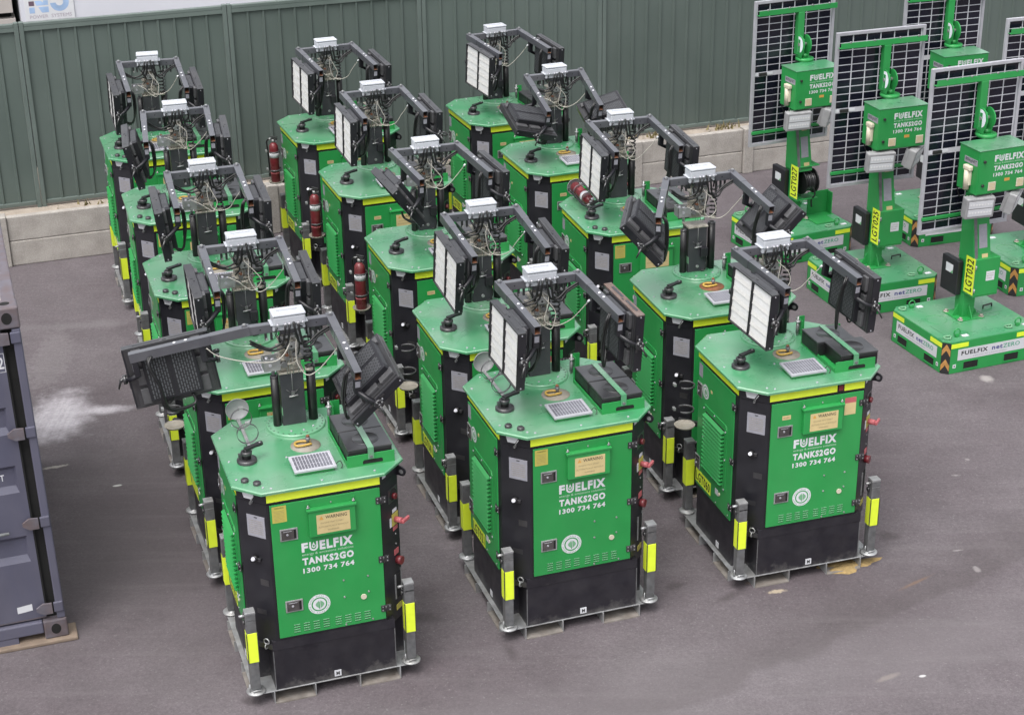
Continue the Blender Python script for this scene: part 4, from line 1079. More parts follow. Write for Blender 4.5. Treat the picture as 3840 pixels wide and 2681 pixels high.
# lamp local: pivot at centre, face toward sg*x
def l_body(sg, top='black2'):
    def f(b):
        Y, Z = 0.27, 0.235
        fx, bx = 0.038, -0.026
        X = lambda v: sg * v
        b.box((X(bx), -Y, Z - .012), (X(fx), Y, Z), top, 0.003); b.box((X(bx), -Y, -Z), (X(fx), Y, -Z + .012), 'black2', 0.003)
        b.box((X(bx), -Y, -Z + .012), (X(fx), -Y + .012, Z - .012), 'black'); b.box((X(bx), Y - .012, -Z + .012), (X(fx), Y, Z - .012), 'black')
        b.box((X(bx), -0.008, -Z + .012), (X(fx - .002), 0.008, Z - .012), 'black')
        b.box((X(bx), -Y + .012, -Z + .012), (X(bx + .012), Y - .012, Z - .012), 'black2')
        b.box((X(bx - .006), -Y + .03, -Z + .01), (X(bx), Y - .03, Z - .01), 'backplate')
        for y in (-0.215, 0.155):
            for z in (-.20, -.05, .10): b.box((X(bx - .03), y, z), (X(bx - .006), y + .06, z + .12), 'lampgrey', 0.004)
        for k in (-1, 0, 1): b.cyl((X(.006), -Y - .003, k * .035 + .0), (X(.006), -Y, k * .035), 0.007, 'white', 8)
        for z in (-.215, .215): b.cyl((X(.006), -Y - .003, z), (X(.006), -Y, z), 0.006, 'alu', 8)
        b.box((X(-.01), -0.012, Z), (X(.0), 0.012, Z + .004), 'black2'); b.box((X(.0), -0.2, Z), (X(.02), -.03, Z + .002), 'black2'); b.box((X(.0), .03, Z), (X(.02), .2, Z + .002), 'black2')
        b.box((X(-.02), -Y - .004, -.07), (X(-.005), -Y, .07), 'black2')
    return f
def l_lens(sg):
    def f(b):
        Z = 0.235
        X = lambda v: sg * v
        n = 5
        for y0, y1 in ((-0.256, -0.010), (0.010, 0.256)):
            h = (2 * Z - .028) / n
            for k in range(n):
                z = -Z + .014 + k * h
                q = [(X(.020), y0, z), (X(.020), y1, z), (X(.0265), y0, z + h * .01), (X(.0265), y1, z + h * .01),
                     (X(.022), y0, z + h * .42), (X(.022), y1, z + h * .42), (X(.0215), y0, z + h), (X(.0215), y1, z + h)]
                o = (lambda f_: f_) if sg > 0 else (lambda f_: f_[::-1])
                b.add(q, [o((2, 3, 5, 4)), o((0, 1, 3, 2))], 'reflector')
                b.add(q, [o((4, 5, 7, 6))], 'led')
    return f
def l_driver(sg):
    def f(b):
        X = lambda v: sg * v
        b.box((X(-.098), -.165, -.175), (X(-.032), .165, .205), 'black', 0.005)
        for y0, y1 in ((-.15, -.012), (.012, .15)):
            b.box((X(-.0995), y0, -.155), (X(-.098), y1, .185), 'slots')
        b.box((X(-.09), -.13, .205), (X(-.04), .13, .2065), 'slots')
        b.tube([(X(-.06), -.02, -.175), (X(-.055), -.06, -.23), (X(-.05), -.10, -.2)], .007, 'rubber', 6, sub=4)
    return f
# ---- extinguisher holders
def t_holder(b):
    o = (-0.648, 0.452)
    b.box((-0.012, 0.94, 0.0), (0.012, 1.45, 0.03), 'black2', 0, CBL)
    b.lathe([(0.0, .972), (0.077, .972), (0.086, .99), (0.082, .992), (0.074, .978), (0.0, .978)], 'beige', (o[0], o[1], 0), 26)
    b.box((-0.016, 0.93, 0.0), (0.016, 0.97, 0.22), 'black2', 0, CBL)
    for z in (1.125, 1.34):
        b.strap((o[0], o[1], z), 0.070, 0.003, 0.018, 'lampgrey', a0=-2.5, a1=2.0)
        b.box((o[0] - .09, o[1] + .02, z - .012), (o[0] - .07, o[1] + .06, z + .012), 'galv', 0.002)
def t_roofholder(b):
    x = -0.375
    b.box((x - .012, 0.08, RZ + .012), (x + .012, 0.57, RZ + .018), 'galv')
    b.box((x - .012, 0.07, RZ), (x + .012, 0.11, RZ + .012), 'galv')
    T = Matrix.Translation((x, 0, RZ + .095)) @ Matrix.Rotation(R(-90), 4, 'X')
    b.lathe([(0.0, .575), (0.08, .575), (0.086, .56), (0.083, .558), (0.077, .57), (0.0, .57)], 'lightgrey', (0, 0, 0), 28, T)
    for y in (0.15, 0.40):
        b.strap((0, 0, y), 0.074, 0.003, 0.018, 'lampgrey', mat=T)
        b.box((-.012, -.092, y - .012), (.02, -.074, y + .012), 'galv', 0.002, T)
def ext_body(b):
    b.lathe([(0.0, 0.0), (0.048, 0.0), (0.053, 0.008), (0.053, 0.40), (0.048, 0.43), (0.033, 0.452), (0.02, 0.462), (0.0, 0.462)], 'red', (0, 0, 0), 24)
    b.lathe([(0.0535, 0.29), (0.0538, 0.29), (0.0538, 0.345), (0.0535, 0.345)], 'white', (0, 0, 0), 24)
    b.lathe([(0.0535, 0.10), (0.0537, 0.10), (0.0537, 0.115), (0.0535, 0.115)], 'pink', (0, 0, 0), 24)
    for z in (0.17, 0.19, 0.21, 0.23, 0.25):
        F = frame((0, -0.054, z), (1, 0, 0), (0, 0, 1)); b.box((-.025, 0, -.001), (.025, .008, .0012), 'pink', 0, F)
def ext_valve(b):
    b.cyl((0, 0, .462), (0, 0, .50), 0.018, 'galv', 12)
    b.box((-.05, -.012, .50), (.03, .012, .515), 'ink', 0.003); b.box((-.055, -.01, .525), (.03, .01, .535), 'ink', 0.003)
    b.cyl((.02, 0, .51), (.055, 0, .50), .010, 'galv', 8)
    b.cyl((-.02, -.02, .485), (-.02, -.035, .485), .014, 'white', 10)
def ext_hose(b):
    b.tube([(.055, 0, .50), (.085, -.01, .46), (.082, -.015, .35), (.078, -.02, .18), (.076, -.022, .10)], 0.009, 'rubber', 8, sub=5)
    b.cyl((.076, -.022, .12), (.076, -.022, .05), .012, 'ink', 10, r2=.016)

def lgt_sign(txt):
    def f(b):
        b.box((-0.31, 0.497, 0.0005), (-0.01, 0.610, 0.002), 'yellow', 0, FL)
        if txt:
            b.text(FL, txt, -0.297, 0.512, 0.274, 0.083, 'ink', 0.0028, 0.025)
    return f

RT = Matrix.Rotation
def make_tower(x, y, th, hz, aL, aR, ht, exL, exR, tiltL, tiltR, label, kind, lgt=None, caps=False, mbox=False, holder='side', raised=False, rusty=False, armL=1.0, rust='', var=0, boff=0.0):
    root = thing('lighting_tower', label, 'lighting tower', (x, y, 0), th, 'lighting towers parked in three rows')
    P = lambda n, k, f, par=root, mat=None, lab=None: part(n, mesh(k, f), par, mat, lab)
    sk = P('skid', 'skid', t_skid)
    for i, q in enumerate(POCKETS): P('fork_pocket', 'fork_pocket|%d' % i, t_pocket(*q), sk)
    P('base', 'base', t_base)
    cab = P('cabinet', 'cabinet', t_cab)
    P('lifting_eye', 'lifting_eye', eye_plate, cab)
    d = P('door', 'door|%d' % kind, t_front(kind))
    P('warning_box', 'warning_box', t_warn, d)
    for z in (1.343, 0.773): P('handle', 'handle', t_handle, d, FF @ Matrix.Translation((-0.258, z, 0)))
    for z in (1.487, 1.018, 0.615): P('hinge', 'hinge', t_hinge, d, FF @ Matrix.Translation((0.392, z, 0)))
    d2 = P('side_door', 'side_door', t_left)
    P('louvre_grille', 'louvre_grille', t_grille, d2)
    for u, z in ((-0.335, 1.345), (-0.335, 0.70)): P('handle', 'handle', t_handle, d2, FL @ Matrix.Translation((u, z, 0)) @ RT(R(90), 4, 'Z'))
    for z in (1.487, 1.018, 0.615): P('hinge', 'hinge', t_hinge, d2, FL @ Matrix.Translation((0.312, z, 0)))
    P('number_plate', 'number_plate|%s' % lgt, lgt_sign(lgt), d2, Matrix.Translation((0, 0.055, 0.02)) if holder == 'side2' else None)
    P('side_door', 'side_door|r', t_side(FR_, 1.0)); P('side_door', 'side_door|b', t_side(FB, 1.1))
    for i, q in enumerate(STR):
        if i == 0 and holder == 'side2':
            P('reflective_strip', 'reflective_strip|fa', t_strip(q[0], -0.392, 0.165)); P('reflective_strip', 'reflective_strip|fb', t_strip(q[0], 0.225, 0.395)); P('marker_lamp', 'marker_lamp', t_marker)
        else: P('reflective_strip', 'reflective_strip|%d' % i, t_strip(*q))
    P('roof', 'roof', t_roof)
    P('mast_collar', 'mast_collar', t_collar)
    P('lifting_point', 'lifting_point|%d' % rusty, t_eye(rusty))
    P('solar_panel', 'small_solar_panel', t_panel)
    tr = P('battery_tray', 'battery_tray', t_tray)
    for dy in (0.0, 0.29): P('battery', 'battery', t_batt, tr, Matrix.Translation((boff if dy == 0 else -boff * .3, dy + random.uniform(-.006, .006), RZ + .013)) @ RT(random.uniform(-.012, .012), 4, 'Z'))
    P('strap', 'strap', t_strap, tr)
    P('exhaust', 'exhaust', t_exhaust)
    if caps:
        for cx, cy in ((-0.499, -0.371), (-0.428, -0.44)): P('filler_cap', 'filler_cap', t_caps, root, Matrix.Translation((cx, cy, 0)))
    P('spring_latch', 'spring_latch', t_spring)
    for i, (lx, ly) in enumerate(((-0.569, -0.511), (0.569, -0.511), (-0.548, 0.571), (0.548, 0.571))):
        T = Matrix.Translation((lx, ly, 0.105)) @ (RT(PI, 4, 'Z') if ly > 0 else Matrix.Identity(4))
        if lx > 0: T = T @ Matrix.Diagonal((1, 1, 1, 1))
        l = P('leg', 'leg', t_leg, root, T)
        P('reflective_sleeve', 'reflective_sleeve', t_sleeve, l); P('foot', 'foot', t_foot, l)
    if holder in ('roof',): P('extinguisher_holder', 'roof_holder', t_roofholder)
    elif holder != 'none': P('extinguisher_holder', 'side_holder', t_holder)
    dz = hz
    U = Matrix.Translation((0, 0, dz))
    P('mast', 'mast', t_mast)
    if mbox: P('switch_box', 'switch_box', t_mbox)
    P('gas_strut', 'gas_strut|l', t_col(-0.122, 0.365, 0.029, 2.10)); P('gas_strut', 'gas_strut|r', t_col(0.146, 0.385, 0.034, 2.135))
    w = P('winch', 'winch', t_winch, root, U); P('bracket', 'winch_bracket', t_sidebr, w)
    P('coiled_cable', 'coiled_cable', t_coil, root, U)
    HZ = 2.523 - 0.033 + dz
    H = Matrix.Translation((0, 0.347, HZ)) @ RT(ht, 4, 'Z')
    P('crossbar', 'crossbar', h_bar, root, H)
    jb = P('junction_box', 'junction_box', h_jbox, root, H)
    P('cable', 'head_cable', h_cables, jb)
    vr = random.randrange(6); P('cable', 'white_cable|%d%d' % (aL < -1, vr), h_white(1 if aL < -1 else 0, vr), jb)
    for sg, a, ex, tilt in ((-1, aL, exL, tiltL), (1, aR, exR, tiltR)):
        s = 'r' if sg > 0 else 'l'
        A = H @ Matrix.Translation((sg * 0.308, 0, 0)) @ RT(a, 4, 'Z') @ RT(math.asin((0.099 + ex) / 0.715), 4, 'X')
        q = armL if sg < 0 else 1.0
        arm = P('lamp_arm', 'lamp_arm', h_arm, root, A @ Matrix.Diagonal((1, q, 1, 1)))
        P('lamp_bracket', 'lamp_bracket|a' + s, h_bracket(sg, 0), arm); P('lamp_bracket', 'lamp_bracket|b' + s, h_bracket(sg, 1), arm)
        vr = random.randrange(5); P('cable', 'lamp_cable|%s%d' % (s, vr), h_loop(sg, vr), arm)
        B = A @ Matrix.Translation((sg * 0.13, -0.49 * q, -0.21)) @ Matrix.Diagonal((1, q, 1, 1)) @ RT(sg * R(tilt), 4, 'Y')
        key = 'flood_lamp|' + s
        lp = P('flood_lamp', key + (rust if sg > 0 else ''), l_body(sg, 'rusttop' if rust and sg > 0 else 'black2'), root, B)
        P('lens', 'lens|' + s, l_lens(sg), lp); P('driver_box', 'driver_box|' + s, l_driver(sg), lp)
    return root

def extinguisher(label, root_xyth, local=None, grp='red fire extinguishers', mat=None):
    x, y, th = root_xyth
    t = thing('fire_extinguisher', label, 'fire extinguisher', group=grp)
    Rm = Matrix.Translation((x, y, 0)) @ RT(th, 4, 'Z')
    t.matrix_world = Rm @ mat
    part('cylinder', mesh('ext_body', ext_body), t); part('valve', mesh('ext_valve', ext_valve), t); part('hose', mesh('ext_hose', ext_hose), t)

A45 = lambda e: e * 0.45
def ex(da): return da * 0.45
T = [
 # name x y th  hz  aL aR ht  exL exR tiltL tiltR
 ('A', -1.467, 10.744, .318, .004, -1.66, .03, .0, .0, .045, 0, 44, 'front lighting tower of the left row, one lamp arm swung straight out sideways', 1, dict(lgt='LGT022', caps=True, holder='roof', armL=1.13)),
 ('B', .320, 11.509, .325, -.002, .079, .103, -.018, -.026, -.026, 0, 0, 'front lighting tower of the middle row, empty clamp rings lying on its roof', 1, dict(lgt='LGT021', caps=True, holder='roof', rust='rust')),
 ('C', 2.144, 12.171, .297, -.02, .112, .091, .03, -.03, -.03, 0, 0, 'lighting tower at the front of the right row bearing the clear yellow plate LGT060', 2, dict(lgt='LGT060', holder='side2', boff=0.045)),
 ('L2', -2.008, 12.334, .335, -.001, .011, .004, -.04, 0, 0, 3, 0, 'second lighting tower in the left row, directly behind the one with the outswung arm', 1, dict(lgt=None, caps=True, mbox=True)),
 ('L3', -2.613, 14.181, .314, .007, -.023, -.003, -.012, -.01, -.01, 6, 0, 'third lighting tower in the left row, both lamps upright and two towers behind', 1, dict(caps=True, holder='none')),
 ('L4', -3.192, 16.086, .295, .006, -.066, -.046, -.018, -.01, -.01, 14, 0, 'fourth lighting tower in the left row with its left lamp tipped slightly inward', 1, dict(caps=True, holder='none')),
 ('L5', -3.821, 18.049, .322, -.002, .118, .107, -.115, .045, .045, 0, 0, 'rearmost lighting tower of the left row, nearest the concrete wall', 1, dict(caps=True, holder='none')),
 ('M2', -.132, 13.001, .319, -.001, .08, .062, -.029, .015, .015, 0, 0, 'second lighting tower in the middle row with an empty extinguisher bracket at its side', 2, dict(lgt='LGT061', mbox=True)),
 ('M3', -.657, 14.766, .333, .002, .119, .145, -.024, -.03, -.03, 36, 0, 'third lighting tower in the middle row with its left lamp tipped steeply down', 2, dict(lgt='LGT048', mbox=True)),
 ('M4', -1.273, 16.762, .347, -.009, .056, .061, -.012, -.02, -.02, 0, 0, 'fourth lighting tower in the middle row, next to last before the fence', 2, dict(lgt='LGT076', mbox=True)),
 ('M5', -1.917, 18.588, .36, -.009, .093, .092, -.005, -.02, -.02, 0, 0, 'rearmost lighting tower of the middle row, close to the steel fence', 2, dict(lgt='LGT071', mbox=True)),
 ('R2', 1.721, 13.600, .289, .075, -.488, .041, .026, -.01, -.01, 42, 42, 'second lighting tower in the right row, both lamps tilted, rusty disc on its roof', 2, dict(lgt=None, mbox=True, rusty=True)),
 ('R3', 1.167, 15.591, .29, -.013, .072, .095, -.038, -.01, -.01, 0, 0, 'third lighting tower in the right row with a red extinguisher lying on its roof', 1, dict(caps=True, holder='roof')),
 ('R4', .605, 17.384, .344, -.026, -.038, -.089, .014, .10, .10, 74, 74, 'fourth lighting tower in the right row with both lamps folded flat facing the ground', 2, dict(mbox=True)),
 ('R5', -.023, 19.154, .36, -.014, .124, .095, .038, -.03, -.03, 0, 0, 'rearmost lighting tower of the right row, farthest up the fence', 2, dict(lgt='LGT051', mbox=True)),
]
pose = {}
for n, x, y, th, hz, aL, aR, ht, eL, eR, tL, tR, lab, kind, kw in T:
    pose[n] = (x, y, th)
    make_tower(x, y, th, hz, aL, aR, ht, eL, eR, tL, tR, lab, kind, **kw)
for n, rz, lab in (('M3', 2.3, 'red fire extinguisher hung on a tower side, nearest of the upright three'),
                   ('M4', 2.2, 'red fire extinguisher on the middle row, between the other two upright extinguishers'),
                   ('M5', 2.5, 'red fire extinguisher on the rearmost middle tower, in front of the concrete wall')):
    extinguisher(lab, pose[n], mat=Matrix.Translation((-0.648, 0.452, 0.979)) @ RT(rz, 4, 'Z'))
extinguisher('red fire extinguisher lying on its side across a green tower roof', pose['R3'],
             mat=Matrix.Translation((-0.375, 0.565, RZ + .095)) @ RT(R(90), 4, 'X') @ RT(R(200), 4, 'Z'))

# ------------------------------------------------------------------ solar lighting units
BW, BD, BH, BC = 1.10, 1.0, 0.345, 0.065
BP = [(-BW / 2, -BD / 2 + BC), (-BW / 2 + BC, -BD / 2), (BW / 2 - BC, -BD / 2), (BW / 2, -BD / 2 + BC), (BW / 2, BD / 2 - BC), (BW / 2 - BC, BD / 2), (-BW / 2 + BC, BD / 2), (-BW / 2, BD / 2 - BC)]
SF = frame((0, -BD / 2, 0), (1, 0, 0), (0, 0, 1)); SL = frame((-BW / 2, 0, 0), (0, -1, 0), (0, 0, 1))
SR = frame((BW / 2, 0, 0), (0, 1, 0), (0, 0, 1)); SB = frame((0, BD / 2, 0), (-1, 0, 0), (0, 0, 1))
def s_skid(b):
    b.prism(BP, 0.004, BH - .008, 'green'); b.prism([(x * .992, y * .992) for x, y in BP], BH - .008, BH, 'green_roof')
    for F, hw in ((SF, .55), (SL, .5), (SR, .5), (SB, .55)):
        for c in (-.24, .24):
            b.box((c - .085, .035, -0.001), (c + .085, .11, 0.0015), 'hole', 0, F)
            b.box((c - .09, .025, 0.0), (c + .09, .035, 0.006), 'green', 0, F); b.box((c - .09, .035, 0), (c - .085, .11, .005), 'green', 0, F); b.box((c + .085, .035, 0), (c + .09, .11, .005), 'green', 0, F); b.box((c - .09, .11, 0), (c + .09, .118, .005), 'green', 0, F)
        for s in (-1, 1):
            b.box((s * (hw - .12) - .018, .06, 0), (s * (hw - .12) + .018, .098, 0.0015), 'white', 0, F); b.box((s * (hw - .12) - .008, .072, 0.0015), (s * (hw - .12) + .008, .086, 0.002), 'ink', 0, F)
    for x, y in ((-.3, .05), (.3, .0)):
        b.ring((x, y, BH + .0005), 0.11, 0.0015, 'green', 'z', 24)
def s_banner(F, w):
    def f(b):
        b.box((-w, .135, 0.0005), (w, .255, 0.0018), 'white', 0, F)
        b.text(F, 'FUELFIX', -w * .90, .185, w * .78, .046, 'ink', 0.0024, 0.03)
        b.text(F, 'net', -w * .0, .185, w * .32, .044, 'navy', 0.0024, 0.03)
        b.text(F, 'ZERO', w * .33, .185, w * .50, .046, 'greenink', 0.0024, 0.015)
        b.text(F, 'a partner for a better planet', -w * .55, .150, w * 1.0, .018, 'greyplate', 0.0024)
    return f
def s_yel(F, a):
    def f(b): b.box((a, .275, 0.0005), (a + .2, .322, 0.002), 'yellow', 0, F)
    return f
SIDES = ((SF, .55, .40), (SL, .5, .36), (SR, .5, .36), (SB, .55, .40))
def s_chev(b):
    F = frame((-BW / 2 + BC / 2, -BD / 2 + BC / 2, 0), (1, -1, 0), (0, 0, 1)); w = BC * .7071 - .001
    b.box((-w, 0.006, 0.0005), (w, BH - .01, 0.003), 'ink', 0, F)
    for z in (.03, .19):
        b.poly(F, [(-w + .003, z), (0, z + .065), (w - .003, z), (w - .003, z + .065), (0, z + .13), (-w + .003, z + .065)], 'orange', 0.0036)
def s_lug(b):
    b.ring((0, 0, .05), .035, .007, 'green', 'y', 18); b.box((-.02, -.012, 0), (.02, .012, .03), 'green', 0.002)
    b.box((.06, -.025, 0), (.13, .02, .006), 'white', 0.002)
    b.tube([(-.09, -.02, .012), (-.06, .02, .014), (-.13, .03, .012), (-.14, -.01, .012), (-.10, -.035, .014)], .008, 'paletext', 6, closed=True, sub=4)
PX, PY = 0.03, 0.05
def s_pole(b):
    b.box((PX - .15, PY - .15, BH), (PX + .15, PY + .15, BH + .012), 'green', 0.002)
    for sx in (-1, 1):
        for sy in (-1, 1):
            b.cyl((PX + sx * .125, PY + sy * .125, BH + .012), (PX + sx * .125, PY + sy * .125, BH + .035), 0.016, 'dirty', 8)
            b.lathe([(0.03, 0), (0.03, .004), (0, .004)], 'dirty', (PX + sx * .125, PY + sy * .125, BH + .012), 14)
    b.box((PX - .07, PY - .07, BH + .012), (PX + .07, PY + .07, 1.65), 'green', 0.004)
    for q in ((1, 0), (-1, 0), (0, 1), (0, -1)):
        F = frame((PX, PY, BH + .012), (q[0], q[1], 0), (0, 0, 1)); b.prism([(.07, 0), (.15, 0), (.07, .13)], -.006, .006, 'green', F)
    # tapered lamp column face
    vs = [(PX - .085, PY - .20, .97), (PX + .115, PY - .20, .97), (PX + .115, PY + .06, .97), (PX - .085, PY + .06, .97),
          (PX - .085, PY - .075, 1.62), (PX + .10, PY - .075, 1.62), (PX + .10, PY + .06, 1.62), (PX - .085, PY + .06, 1.62)]
    b.add(vs, [(0, 1, 5, 4), (1, 2, 6, 5), (2, 3, 7, 6), (3, 0, 4, 7), (4, 5, 6, 7), (3, 2, 1, 0)], 'green')
    n = Vector((0, -.65, -.125)).normalized()
    F = frame((PX, PY - .20, .97), (1, 0, 0), (0, .125, .65))
    b.box((-.02, .16, 0.0005), (.075, .40, 0.002), 'greyplate', 0, F); b.box((0, .47, .0005), (.07, .52, .002), 'tan', 0, F); b.box((.01, .06, .0005), (.08, .10, .002), 'tan', 0, F)
    b.box((-.075, .02, 0.0005), (-.04, .63, .004), 'galv_dark', 0, F)
def s_lower(b):
    b.box((-0.05, -0.175, 0.625), (0.24, 0.02, 1.03), 'green', 0.005)
    F = frame((0, -.175, 0), (1, 0, 0), (0, 0, 1))
    b.box((.085, .79, 0.0005), (.185, .89, .002), 'white', 0, F)
    b.text(F, 'CAUTION', .095, .86, .08, .012, 'inkgrey', .0024); b.text(F, 'BATTERY', .095, .835, .08, .012, 'inkgrey', .0024); b.text(F, 'INSIDE', .095, .81, .06, .012, 'inkgrey', .0024)
    b.box((-.045, .64, .0003), (.235, .642, .001), 'hole', 0, F)
    for z in (.70, .95): b.cyl((-.045, -.18, z - .02), (-.045, -.18, z + .02), .008, 'galv', 8)
def s_plate(txt):
    def f(b):
        F = frame((-.053, 0, 0), (0, -1, 0), (0, 0, 1))
        b.box((.02, .65, 0.0), (.17, 1.035, .003), 'yellow', 0, F)
        b.box((.015, .645, -.002), (.175, 1.04, 0.0), 'galv', 0, F)
        G = F @ Matrix.Translation((.145, .685, .0038)) @ RT(R(90), 4, 'Z')
        b.text(G, txt, -.008, -.004, .335, .112, 'ink', 0, 0.02)
    return f
def s_black(b):
    b.box((-.115, .025, .585), (-.05, .30, .955), 'black', 0.012)
    F = frame((-.115, 0, 0), (0, -1, 0), (0, 0, 1))
    b.box((-.22, .80, .0005), (-.10, .89, .002), 'white', 0, F); b.poly(F, [(-.14, .80), (-.10, .80), (-.10, .84)], 'greentext', .0026)
def s_box(b):
    b.box((-.225, -.29, 1.765), (.345, .03, 2.205), 'green', 0.004)
    b.box((-.232, -.297, 2.205), (.352, .037, 2.212), 'green_roof', 0.002)
    F = frame((0, -.29, 0), (1, 0, 0), (0, 0, 1))
    b.box((-.215, 1.775, .0), (.335, 2.195, .004), 'green', 0.002, F)
    fuelfix(b, F, -.05, .285, 2.085, .90, .0048)
    for u in (-.10, .225):
        b.box((u, 1.80, .004), (u + .085, 1.885, .012), 'cream', 0.003, F)
        for k in range(5): b.box((u + .01, 1.81 + k * .014, .012), (u + .075, 1.816 + k * .014, .0125), 'tan', 0, F)
    b.box((.085, 1.875, .004), (.145, 1.905, .005), 'stickorange', 0, F)
    for z in (1.86, 2.10): b.cyl((-.165, z, .004), (-.165, z, .02), .014, 'ink', 10, mat=F)
    G = frame((-.225, 0, 0), (0, -1, 0), (0, 0, 1))
    b.box((.06, 2.05, .0005), (.27, 2.11, .002), 'greyplate', 0, G); b.text(G, '800kgNET', .075, 2.06, .18, .04, 'ink', .0024, .01)
def s_socket(b):
    b.box((-.255, -.20, 1.84), (-.226, -.12, 1.99), 'cream', 0.008)
    b.box((-.275, -.215, 1.99), (-.226, -.105, 2.04), 'cream', 0.012); b.cyl((-.255, -.16, 1.80), (-.255, -.16, 1.99), .03, 'cream', 14)
def s_lamp(b):
    b.box((-.12, -.035, -.085), (.12, .035, .085), 'lightgrey', 0.010)
    for k in range(9): b.box((-.105 + k * .025, .035, -.075), (-.098 + k * .025, .06, .075), 'lightgrey')
    for z in (-.06, .005): b.box((-.10, -.0375, z), (.10, -.035, z + .055), 'white')
    for z in (-.06, .005):
        for k in range(8): b.cyl((-.085 + k * .024, -.0376, z + .028), (-.085 + k * .024, -.039, z + .028), .008, 'led', 8)
    b.cyl((0, .03, .08), (0, .06, .14), .014, 'black2', 8)
def s_tilt(b):
    b.lathe([(.10, 0), (.105, .01), (.105, .028), (.09, .034), (0, .034)], 'green', (.115, .10, 2.214), 26)
    b.cyl((.115, .10, 2.248), (.115, .10, 2.29), .04, 'green', 16)
    for x in (.045, .135):
        F = frame((x, .10, 2.40), (0, -1, 0), (0, 0, 1))
        P = [(-.06, -.145), (.05, -.145)] + [(.105 * math.cos(a), .105 * math.sin(a)) for a in [(-.9 + 3.6 * i / 16) for i in range(17)]] + [(-.10, .06)]
        b.prism(P, 0, .012, 'green', F)
    F = frame((.045, .10, 2.40), (0, -1, 0), (0, 0, 1))
    b.cyl((0, 0, -.09), (0, 0, 0.02), .02, 'galv', 10, mat=F)
def s_dial(b):
    F = frame((.0445, .10, 2.40), (0, -1, 0), (0, 0, 1))
    P = [(-.045, -.09)] + [(.082 * math.cos(a) - .0, .092 * math.sin(a)) for a in [(-1.4 + 2.8 * i / 14) for i in range(15)]] + [(-.045, .09)]
    F2 = frame((.0445, .10, 2.40), (0, -1, 0), (0, 0, 1))
    b.prism(P, -.0 - .002, -.0005, 'dial', F2) if False else None
    G = frame((.0325, .10, 2.40), (0, -1, 0), (0, 0, 1))
    b.prism(P, 0.0, .002, 'dial', G)
    b.box((-.012, -.012, .002), (.018, .006, .003), 'inkgrey', 0, G)
def s_mast(b):
    b.box((.02, .115, 2.28), (.10, .185, 2.764), 'green', 0.004)
    F = frame((.02, .10, 2.40), (0, -1, 0), (0, 0, 1))
    b.box((.03, .07, 2.28), (.09, .115, 2.46), 'green', 0.003)
def s_cross(b):
    b.box((-.49, .122, 2.765), (.53, .128, 2.825), 'green', 0.002); b.box((-.49, .129, 2.765), (.53, .185, 2.770), 'green', 0.002)
    for x in (-.38, -.1, .2, .42): b.cyl((x, .118, 2.825), (x, .13, 2.83), .012, 'galv', 8)
def s_cross2(b):
    b.box((-.49, .165, 1.385), (.53, .187, 1.42), 'green', 0.004)
SPX0, SPX1, SPZ0, SPZ1, SPY = -.505, .545, 1.235, 2.92, .19
def s_pframe(b):
    w = .032
    y0, y1 = SPY, SPY + .035
    b.box((SPX0, y0, SPZ0), (SPX0 + w, y1, SPZ1), 'alu', 0.002); b.box((SPX1 - w, y0, SPZ0), (SPX1, y1, SPZ1), 'alu', 0.002)
    b.box((SPX0 + w, y0, SPZ0), (SPX1 - w, y1, SPZ0 + w), 'alu', 0.002); b.box((SPX0 + w, y0, SPZ1 - w), (SPX1 - w, y1, SPZ1), 'alu', 0.002)
def s_glass(b):
    w = .03
    y = SPY + .024
    b.box((SPX0 + w, y, SPZ0 + w), (SPX1 - w, y + .006, SPZ1 - w), 'panelback')
    W_, H_ = SPX1 - SPX0 - 2 * w, SPZ1 - SPZ0 - 2 * w
    cw = (W_ - .02) / 6; half = (H_ - .045) / 2; ch = (half - .006) / 10
    for side, yy in ((0, y - .0012), (1, y + .006)):
        for i in range(6):
            for hfl in (0, 1):
                for j in range(10):
                    x0 = SPX0 + w + .01 + i * cw; z0 = SPZ0 + w + .006 + hfl * (half + .039) + j * ch
                    b.box((x0 + .007, yy, z0 + .005), (x0 + cw - .007, yy + .0012, z0 + ch - .005), 'cell')
def s_jbox(b):
    zc = (SPZ0 + SPZ1) / 2
    for x in (-.36, .02, .38): b.box((x - .05, SPY + .006, zc - .018), (x + .05, SPY + .022, zc + .018), 'ink', 0.003)
    for x in (-.46, -.27, .29, .47): b.box((x - .04, SPY + .018, zc - .016), (x + .04, SPY + .0225, zc + .016), 'white')
    b.tube([(-.0, SPY + .01, zc), (-.1, SPY, zc - .1), (-.1, SPY + .01, zc - .35), (-.06, SPY + .0, zc - .5)], .006, 'rubber', 6, sub=5)
def s_reel(b):
    F = frame((.10, -.06, .80), (0, 1, 0), (0, 0, 1))
    for x in (.04, .20): b.cyl((x, -.075, .82), (x + .012, -.075, .82), .145, 'rubber', 26)
    b.cyl((.05, -.075, .82), (.20, -.075, .82), .095, 'rubber', 22)
    for k in range(6): b.ring((.066 + k * .024, -.075, .82), .105, .012, 'rubber' if k % 2 else 'black2', 'x', 24, None, 6)
    b.box((-.05, -.16, .62), (-.04, .02, 1.03), 'green', 0.002); b.box((-.04, -.16, .62), (.24, .02, .63), 'green', 0.002); b.box((-.04, -.16, 1.02), (.24, .02, 1.03), 'green', 0.002)
    b.tube([(.14, -.21, .78), (.17, -.2, .68), (.18, -.12, .6), (.2, -.1, .5)], .011, 'rubber', 6, sub=4)
    b.ring((.215, -.075, .82), .125, .006, 'galv', 'x', 24)
